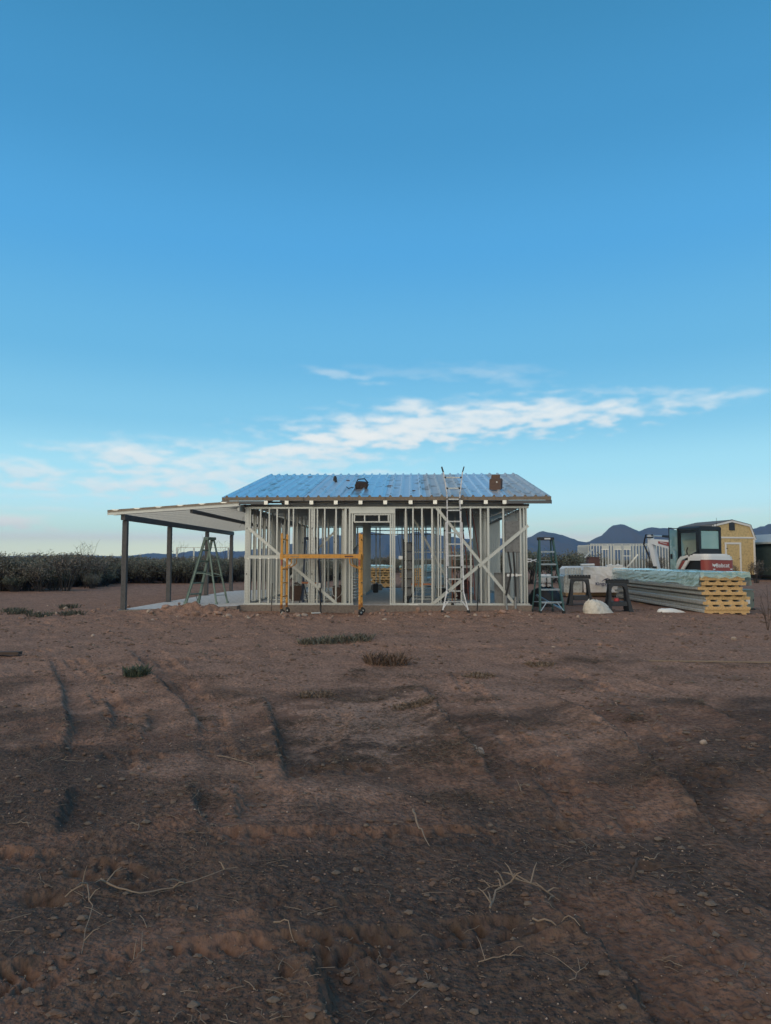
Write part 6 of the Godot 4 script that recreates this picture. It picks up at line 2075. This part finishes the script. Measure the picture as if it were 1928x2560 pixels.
func weed(at: Vector2, wide: float, tall: float, n: int, m: Vector3, seed_: int, label: String, group := "") -> void:
	var r := RandomNumberGenerator.new()
	r.seed = seed_
	var b := MB.new()
	for i in n:
		var a := r.randf() * TAU
		var q := sqrt(r.randf())
		var p := Vector3(cos(a) * q * wide * 0.5, 0, sin(a) * q * wide * 0.32)
		p.y = G(at.x + p.x, at.y + p.z) - G(at.x, at.y) - 0.01
		var d := Vector3(r.randfn() * 0.5, r.randf_range(0.5, 1.0), r.randfn() * 0.5) * tall
		var s := Vector3(r.randfn(), 0, r.randfn()).normalized() * r.randf_range(0.006, 0.014)
		var v := r.randf_range(0.7, 1.3)
		b.col = Color(m.x * v, m.y * v, m.z * v)
		var mid := p + d * 0.55 + Vector3(0, tall * 0.1, 0)
		b.quad(p - s * 0.5, mid - s, mid + s, p + s * 0.5, s.cross(d))
		b.tri(mid - s, p + d, mid + s, s.cross(d))
	var o := obj(b, M.scrub_leaf, "weed_clump")
	o.position = Vector3(at.x, G(at.x, at.y), at.y)
	tag(o, label, "weeds", group)

func rock_mesh(seed_: int, detail: int) -> ArrayMesh:
	var r := RandomNumberGenerator.new()
	r.seed = seed_
	# a faceted lump: sphere rings pushed in by random planes
	var planes := []
	for i in 9:
		planes.append([Vector3(r.randfn(), r.randfn(), r.randfn()).normalized(), r.randf_range(0.55, 0.9)])
	var rings := 4 if detail == 0 else 7
	var cols := 7 if detail == 0 else 12
	var pts := []
	for j in rings + 1:
		var row := []
		for i in cols:
			var th := PI * j / rings
			var ph := TAU * i / cols
			var p := Vector3(sin(th) * cos(ph), cos(th), sin(th) * sin(ph)) * (1.0 + 0.1 * r.randfn() * (1.0 if j > 0 and j < rings else 0.0))
			for q in planes:
				var over: float = p.dot(q[0]) - q[1]
				if over > 0.0:
					p -= q[0] * over
			row.append(p * 0.5)
		pts.append(row)
	var b := MB.new()
	var v := r.randf_range(0.8, 1.2)
	b.col = Color(0.31 * v, 0.20 * v, 0.15 * v) if seed_ % 3 else Color(0.36 * v, 0.28 * v, 0.225 * v)
	for j in rings:
		for i in cols:
			var k := (i + 1) % cols
			var c: Vector3 = pts[j][i] + pts[j + 1][k]
			if j > 0:
				b.tri(pts[j][i], pts[j][k], pts[j + 1][k], c)
			if j < rings - 1:
				b.tri(pts[j][i], pts[j + 1][k], pts[j + 1][i], c)
	return b.mesh()

func branch(pts: Array, r0: float, m: Material, label: String, group := "", forks := 0) -> void:
	# points: x, z, height above the dirt
	var b := MB.new()
	b.col = Color(1, 1, 1)
	var line := []
	for i in pts.size() - 1:
		var a: Array = pts[i]
		var c: Array = pts[i + 1]
		for k in 4:
			var t := k / 4.0
			var x := lerpf(a[0], c[0], t) + rf(-0.006, 0.006)
			var z := lerpf(a[1], c[1], t) + rf(-0.006, 0.006)
			line.append(Vector3(x, G(x, z) + lerpf(a[2], c[2], t) + r0 * 0.6, z))
	var e: Array = pts[-1]
	line.append(Vector3(e[0], G(e[0], e[1]) + e[2], e[1]))
	b.tube(line, r0 * 0.55, r0 * 0.2, 6)
	for i in forks:
		var s: Vector3 = line[rng.randi_range(1, line.size() - 2)]
		var d := Vector3(rf(-1, 1), rf(0.0, 0.5), rf(-1, 1)).normalized() * rf(0.05, 0.13)
		b.tube([s, s + d * 0.6 + Vector3(0, 0.01, 0), s + d], r0 * 0.5, r0 * 0.2, 5)
	var o := obj(b, m, "dry_branch")
	tag(o, label, "branch", group)

func scatter(called: String, label: String, meshes: Array, m: Material, spots: Array, cat: String) -> void:
	# uncountable litter: spots are [transform, shape]
	for k in meshes.size():
		var mine := spots.filter(func(s): return s[1] == k)
		if mine.is_empty():
			continue
		var mm := MultiMesh.new()
		mm.transform_format = MultiMesh.TRANSFORM_3D
		mm.mesh = meshes[k]
		mm.instance_count = mine.size()
		for i in mine.size():
			mm.set_instance_transform(i, mine[i][0])
		var n := MultiMeshInstance3D.new()
		n.multimesh = mm
		n.material_override = m
		put(n, called)
		tag(n, label, cat, called.replace("_", " ") + " on the lot", "stuff")

func stones_and_litter() -> void:
	var rocks := []
	for i in 7:
		rocks.append(rock_mesh(40 + i, 1))
	var pebs := []
	for i in 4:
		pebs.append(rock_mesh(60 + i, 0))
	# stones one can count, by where they lie
	var areas := [
		[70, Vector2(-5.6, -17.4), Vector2(-1.2, -15.6), 0.05, 0.17, "reddish stone in the spoil before the slab left of the doorway".replace("left of", "by the scaffold and"), "stones in the spoil before the scaffold"],
		[60, Vector2(-1.0, -17.7), Vector2(3.4, -16.2), 0.05, 0.18, "reddish stone on the dirt before the slab around the leaning ladder's feet", "stones around the leaning ladder"],
		[45, Vector2(-10.5, -21.0), Vector2(-6.9, -15.0), 0.05, 0.15, "stone lying on the open dirt beyond the patio corner post", "stones beyond the patio corner"],
		[34, Vector2(4.2, -17.4), Vector2(9.0, -15.6), 0.03, 0.09, "small pale stone on the dirt before the sawhorses and panel stack", "stones before the panel stack"],
		[34, Vector2(-6.5, -15.4), Vector2(6.5, -11.5), 0.03, 0.10, "stone on the trampled dirt in the middle of the lot", "stones in the middle of the lot"],
		[18, Vector2(-2.6, -8.5), Vector2(3.4, -3.2), 0.010, 0.028, "small stone on the dark tracked soil", "stones on the tracked soil"]]
	for a in areas:
		for i in a[0]:
			var x := rf(a[1].x, a[2].x)
			var z := rf(a[1].y, a[2].y)
			var s := lerpf(a[3], a[4], pow(rng.randf(), 2.4))
			var o := mi(rocks[rng.randi() % rocks.size()], M.rock, "loose_stone")
			o.transform = Transform3D(Basis(Vector3.UP, rng.randf() * TAU) * Basis(Vector3.RIGHT, rf(-0.5, 0.5)) * Basis().scaled(Vector3(s * rf(0.9, 1.5), s * rf(0.55, 0.9), s)), Vector3(x, G(x, z) + s * 0.16, z))
			tag(o, a[5], "stone", a[6])
	for q in [[0.75, -6.18, 0.09], [0.78, -6.03, 0.11], [2.65, -6.03, 0.06]]:
		var o := mi(rocks[2], M.rock, "round_stone")
		o.transform = Transform3D(Basis().scaled(Vector3(q[2] * 1.2, q[2] * 0.8, q[2])), Vector3(q[0], G(q[0], q[1]) + q[2] * 0.25, q[1]))
		tag(o, "smooth round stone resting beside the deep wheel rut" if q[0] < 2 else "single pale round stone on the smooth dirt", "stone", "round stones by the rut" if q[0] < 2 else "")
	# pebbles, clods and straw beyond counting
	var spots := []
	for i in 4500:
		var d := 2.0 + pow(rng.randf(), 1.5) * 18.0
		var x := rf(-0.62, 0.62) * (d + 0.6)
		var z := -d
		var s := lerpf(0.003, 0.012, pow(rng.randf(), 4.0)) * (0.7 + d * 0.11)
		spots.append([Transform3D(Basis(Vector3.UP, rng.randf() * TAU).scaled(Vector3(s * rf(0.8, 1.5), s * 0.8, s)), Vector3(x, G(x, z) + s * 0.2, z)), rng.randi() % 4])
	scatter("pebbles", "tiny pale pebbles strewn all over the dirt", pebs, M.rock, spots, "pebbles")
	var clods := []
	for i in 3:
		var cm := rock_mesh(80 + i, 0)
		clods.append(cm)
	spots = []
	for i in 14000:
		var d := 2.0 + pow(rng.randf(), 1.3) * 17.0
		var x := rf(-0.62, 0.62) * (d + 0.6)
		var z := -d
		if nb.get_noise_2d(x * 0.8 + 3.0, z * 0.8) < -0.05 + rf(-0.2, 0.2):
			continue
		var s := lerpf(0.010, 0.05, pow(rng.randf(), 3.5)) * (0.7 + d * 0.06)
		spots.append([Transform3D(Basis(Vector3.UP, rng.randf() * TAU).scaled(Vector3(s * rf(0.9, 1.6), s * 0.6, s)), Vector3(x, G(x, z) + s * 0.1, z)), rng.randi() % 3])
	var clod_mat := mat("clod", lin(0.38, 0.38, 0.37), 0.97)
	clod_mat.vertex_color_use_as_albedo = true
	scatter("dirt_clods", "crumbled clods of soil over the churned dirt", clods, clod_mat, spots, "clods")
	spots = []
	for i in 13000:
		var d := 2.0 + pow(rng.randf(), 1.5) * 9.0
		var x := rf(-0.62, 0.62) * (d + 0.6)
		var z := -d
		var s := lerpf(0.004, 0.013, pow(rng.randf(), 3.0)) * (0.75 + d * 0.08)
		spots.append([Transform3D(Basis(Vector3.UP, rng.randf() * TAU).scaled(Vector3(s * rf(0.9, 1.5), s * 0.8, s)), Vector3(x, G(x, z) + s * 0.15, z)), rng.randi() % 3])
	scatter("soil_crumbs", "fine crumbs of soil on the tracked dirt", clods, clod_mat, spots, "crumbs")
	var straws := []
	for i in 4:
		var b := MB.new()
		var v := [0.75, 1.0, 0.5, 0.28][i] as float
		b.col = Color(v, v, v)
		b.tube([Vector3(-0.5, 0, 0), Vector3(-0.15, 0.05, 0.05 * (i - 1.5)), Vector3(0.2, 0.03, -0.06 * (i - 1.0)), Vector3(0.5, 0.01, 0.03)], 0.022, 0.012, 4)
		straws.append(b.mesh())
	spots = []
	for i in 8000:
		var d := 2.0 + pow(rng.randf(), 1.15) * 12.0
		var x := rf(-0.62, 0.62) * (d + 0.6)
		var z := -d
		if nb.get_noise_2d(x * 0.6 - 13.0, z * 0.6) < rf(-0.25, 0.4):
			continue
		var l := lerpf(0.02, 0.15, pow(rng.randf(), 3.0))
		spots.append([Transform3D(Basis(Vector3.UP, rng.randf() * TAU) * Basis(Vector3.FORWARD, rf(-0.12, 0.12)) * Basis().scaled(Vector3(l, 0.07, 0.10)), Vector3(x, G(x, z) + 0.006, z)), rng.randi() % 4])
	for c in 46:   # raked heaps of dead weeds
		var cz := rf(-10.5, -4.6) if c > 18 else rf(-8.6, -5.3)
		var cx := rf(-0.5, 0.5) * absf(cz) if c > 18 else rf(-1.0, 1.0)
		var wide := rf(0.08, 0.30)
		for i in int(40 + wide * 260.0):
			var x := cx + rng.randfn() * wide
			var z := cz + rng.randfn() * wide * 0.5
			var l := rf(0.03, 0.13)
			spots.append([Transform3D(Basis(Vector3.UP, rng.randf() * TAU) * Basis(Vector3.FORWARD, rf(-0.5, 0.5)) * Basis().scaled(Vector3(l, 0.07, 0.10)), Vector3(x, G(x, z) + rf(0.004, 0.03), z)), [2, 3, 3, 3, 0][rng.randi() % 5]])
	scatter("twig_litter", "bits of dry straw and twig strewn over the dirt", straws, M.twig_pale, spots, "litter")
	# branches one can point at
	var P = M.twig_pale
	branch([[-1.36, -3.50, 0.03], [-1.28, -3.44, 0.02], [-1.14, -3.40, 0.01], [-0.96, -3.50, 0.012], [-0.74, -3.66, 0.02]], 0.009, P, "long curved pale branch lying across the tracked soil", "", 5)
	branch([[-1.46, -3.36, 0.05], [-1.38, -3.38, 0.06], [-1.29, -3.22, 0.03], [-1.19, -2.89, 0.0]], 0.007, P, "bent twig with a hooked end standing in the tracked soil", "", 4)
	branch([[0.16, -4.38, 0.07], [0.19, -4.2, 0.05], [0.24, -3.98, 0.0]], 0.013, P, "stubby pale stick poking out of the lugged wheel track")
	branch([[0.62, -3.12, 0.01], [0.72, -3.05, 0.015], [0.78, -2.95, 0.01]], 0.009, P, "smooth pale stick lying beside the sharp wheel rut")
	branch([[0.46, -3.20, 0.03], [0.50, -3.34, 0.05], [0.60, -3.42, 0.06], [0.70, -3.42, 0.03], [0.80, -3.38, 0.02]], 0.009, P, "forked pale branch heaped with small twigs on the soil", "", 12)
	branch([[1.26, -3.69, 0.012], [1.42, -3.68, 0.01], [1.60, -3.69, 0.008]], 0.008, M.twig_dark, "straight dark stick lying over the dark root", "")
	branch([[1.17, -3.50, 0.0], [1.22, -3.58, 0.04], [1.26, -3.66, 0.05], [1.26, -3.74, 0.0]], 0.02, M.twig_dark, "thick dark root arching out of the soil", "")
	branch([[-1.31, -5.65, 0.02], [-1.12, -5.5, 0.012], [-0.97, -5.36, 0.015], [-0.94, -5.22, 0.0]], 0.008, P, "thin pale stick with a kinked end on the tracked soil", "")
	branch([[1.35, -3.80, 0.01], [1.38, -3.76, 0.02], [1.44, -3.84, 0.01]], 0.007, P, "short white zigzag twig on the bare soil", "")
	branch([[-0.47, -3.1, 0.02], [-0.40, -3.06, 0.03], [-0.34, -2.97, 0.0]], 0.007, P, "grey twig bridging the lugged wheel track", "")
	for i in 34:
		var z := rf(-9.5, -2.6)
		var x := rf(-0.5, 0.5) * absf(z)
		var a := rng.randf() * TAU
		var l := rf(0.06, 0.2)
		branch([[x, z, 0.01], [x + cos(a) * l * 0.5 + rf(-0.02, 0.02), z + sin(a) * l * 0.5, 0.015], [x + cos(a) * l, z + sin(a) * l, 0.004]], rf(0.003, 0.006), P, "small dry twig lying loose on the soil", "small twigs on the soil", rng.randi_range(0, 2))
	# weeds
	weed(Vector2(-3.19, -9.2), 0.34, 0.16, 130, Vector3(0.06, 0.078, 0.05), 1, "small fresh green weed alone on the dark soil")
	for i in 4:
		weed(Vector2(-1.25 + 0.28 * i, -11.9 - 0.1 * i), 0.42, 0.13, 110, Vector3(0.12, 0.115, 0.085), 10 + i, "grey green weed in the low row on the dirt before the doorway", "weeds in the low row")
	weed(Vector2(0.02, -10.3), 0.62, 0.20, 260, Vector3(0.13, 0.085, 0.06), 20, "brown brushy tumbleweed on the dirt before the doorway")
	for q in [[-9.6, -18.4], [-8.0, -16.6], [-8.6, -19.4], [-7.4, -16.9], [-9.0, -17.6]]:
		weed(Vector2(q[0], q[1]), 0.6, 0.15, 130, Vector3(0.075, 0.078, 0.055), 30 + int(q[0] * 10), "low green weed on the dirt beyond the patio", "weeds beyond the patio")
	for q in [[2.2, -10.2], [1.2, -9.3], [-0.8, -8.3], [0.3, -7.5]]:
		weed(Vector2(q[0], q[1]), 0.44, 0.05, 260, Vector3(0.17, 0.125, 0.09), 50 + int(q[1] * 10), "flattened dry grass tuft on the trampled dirt", "dry tufts on the trampled dirt")
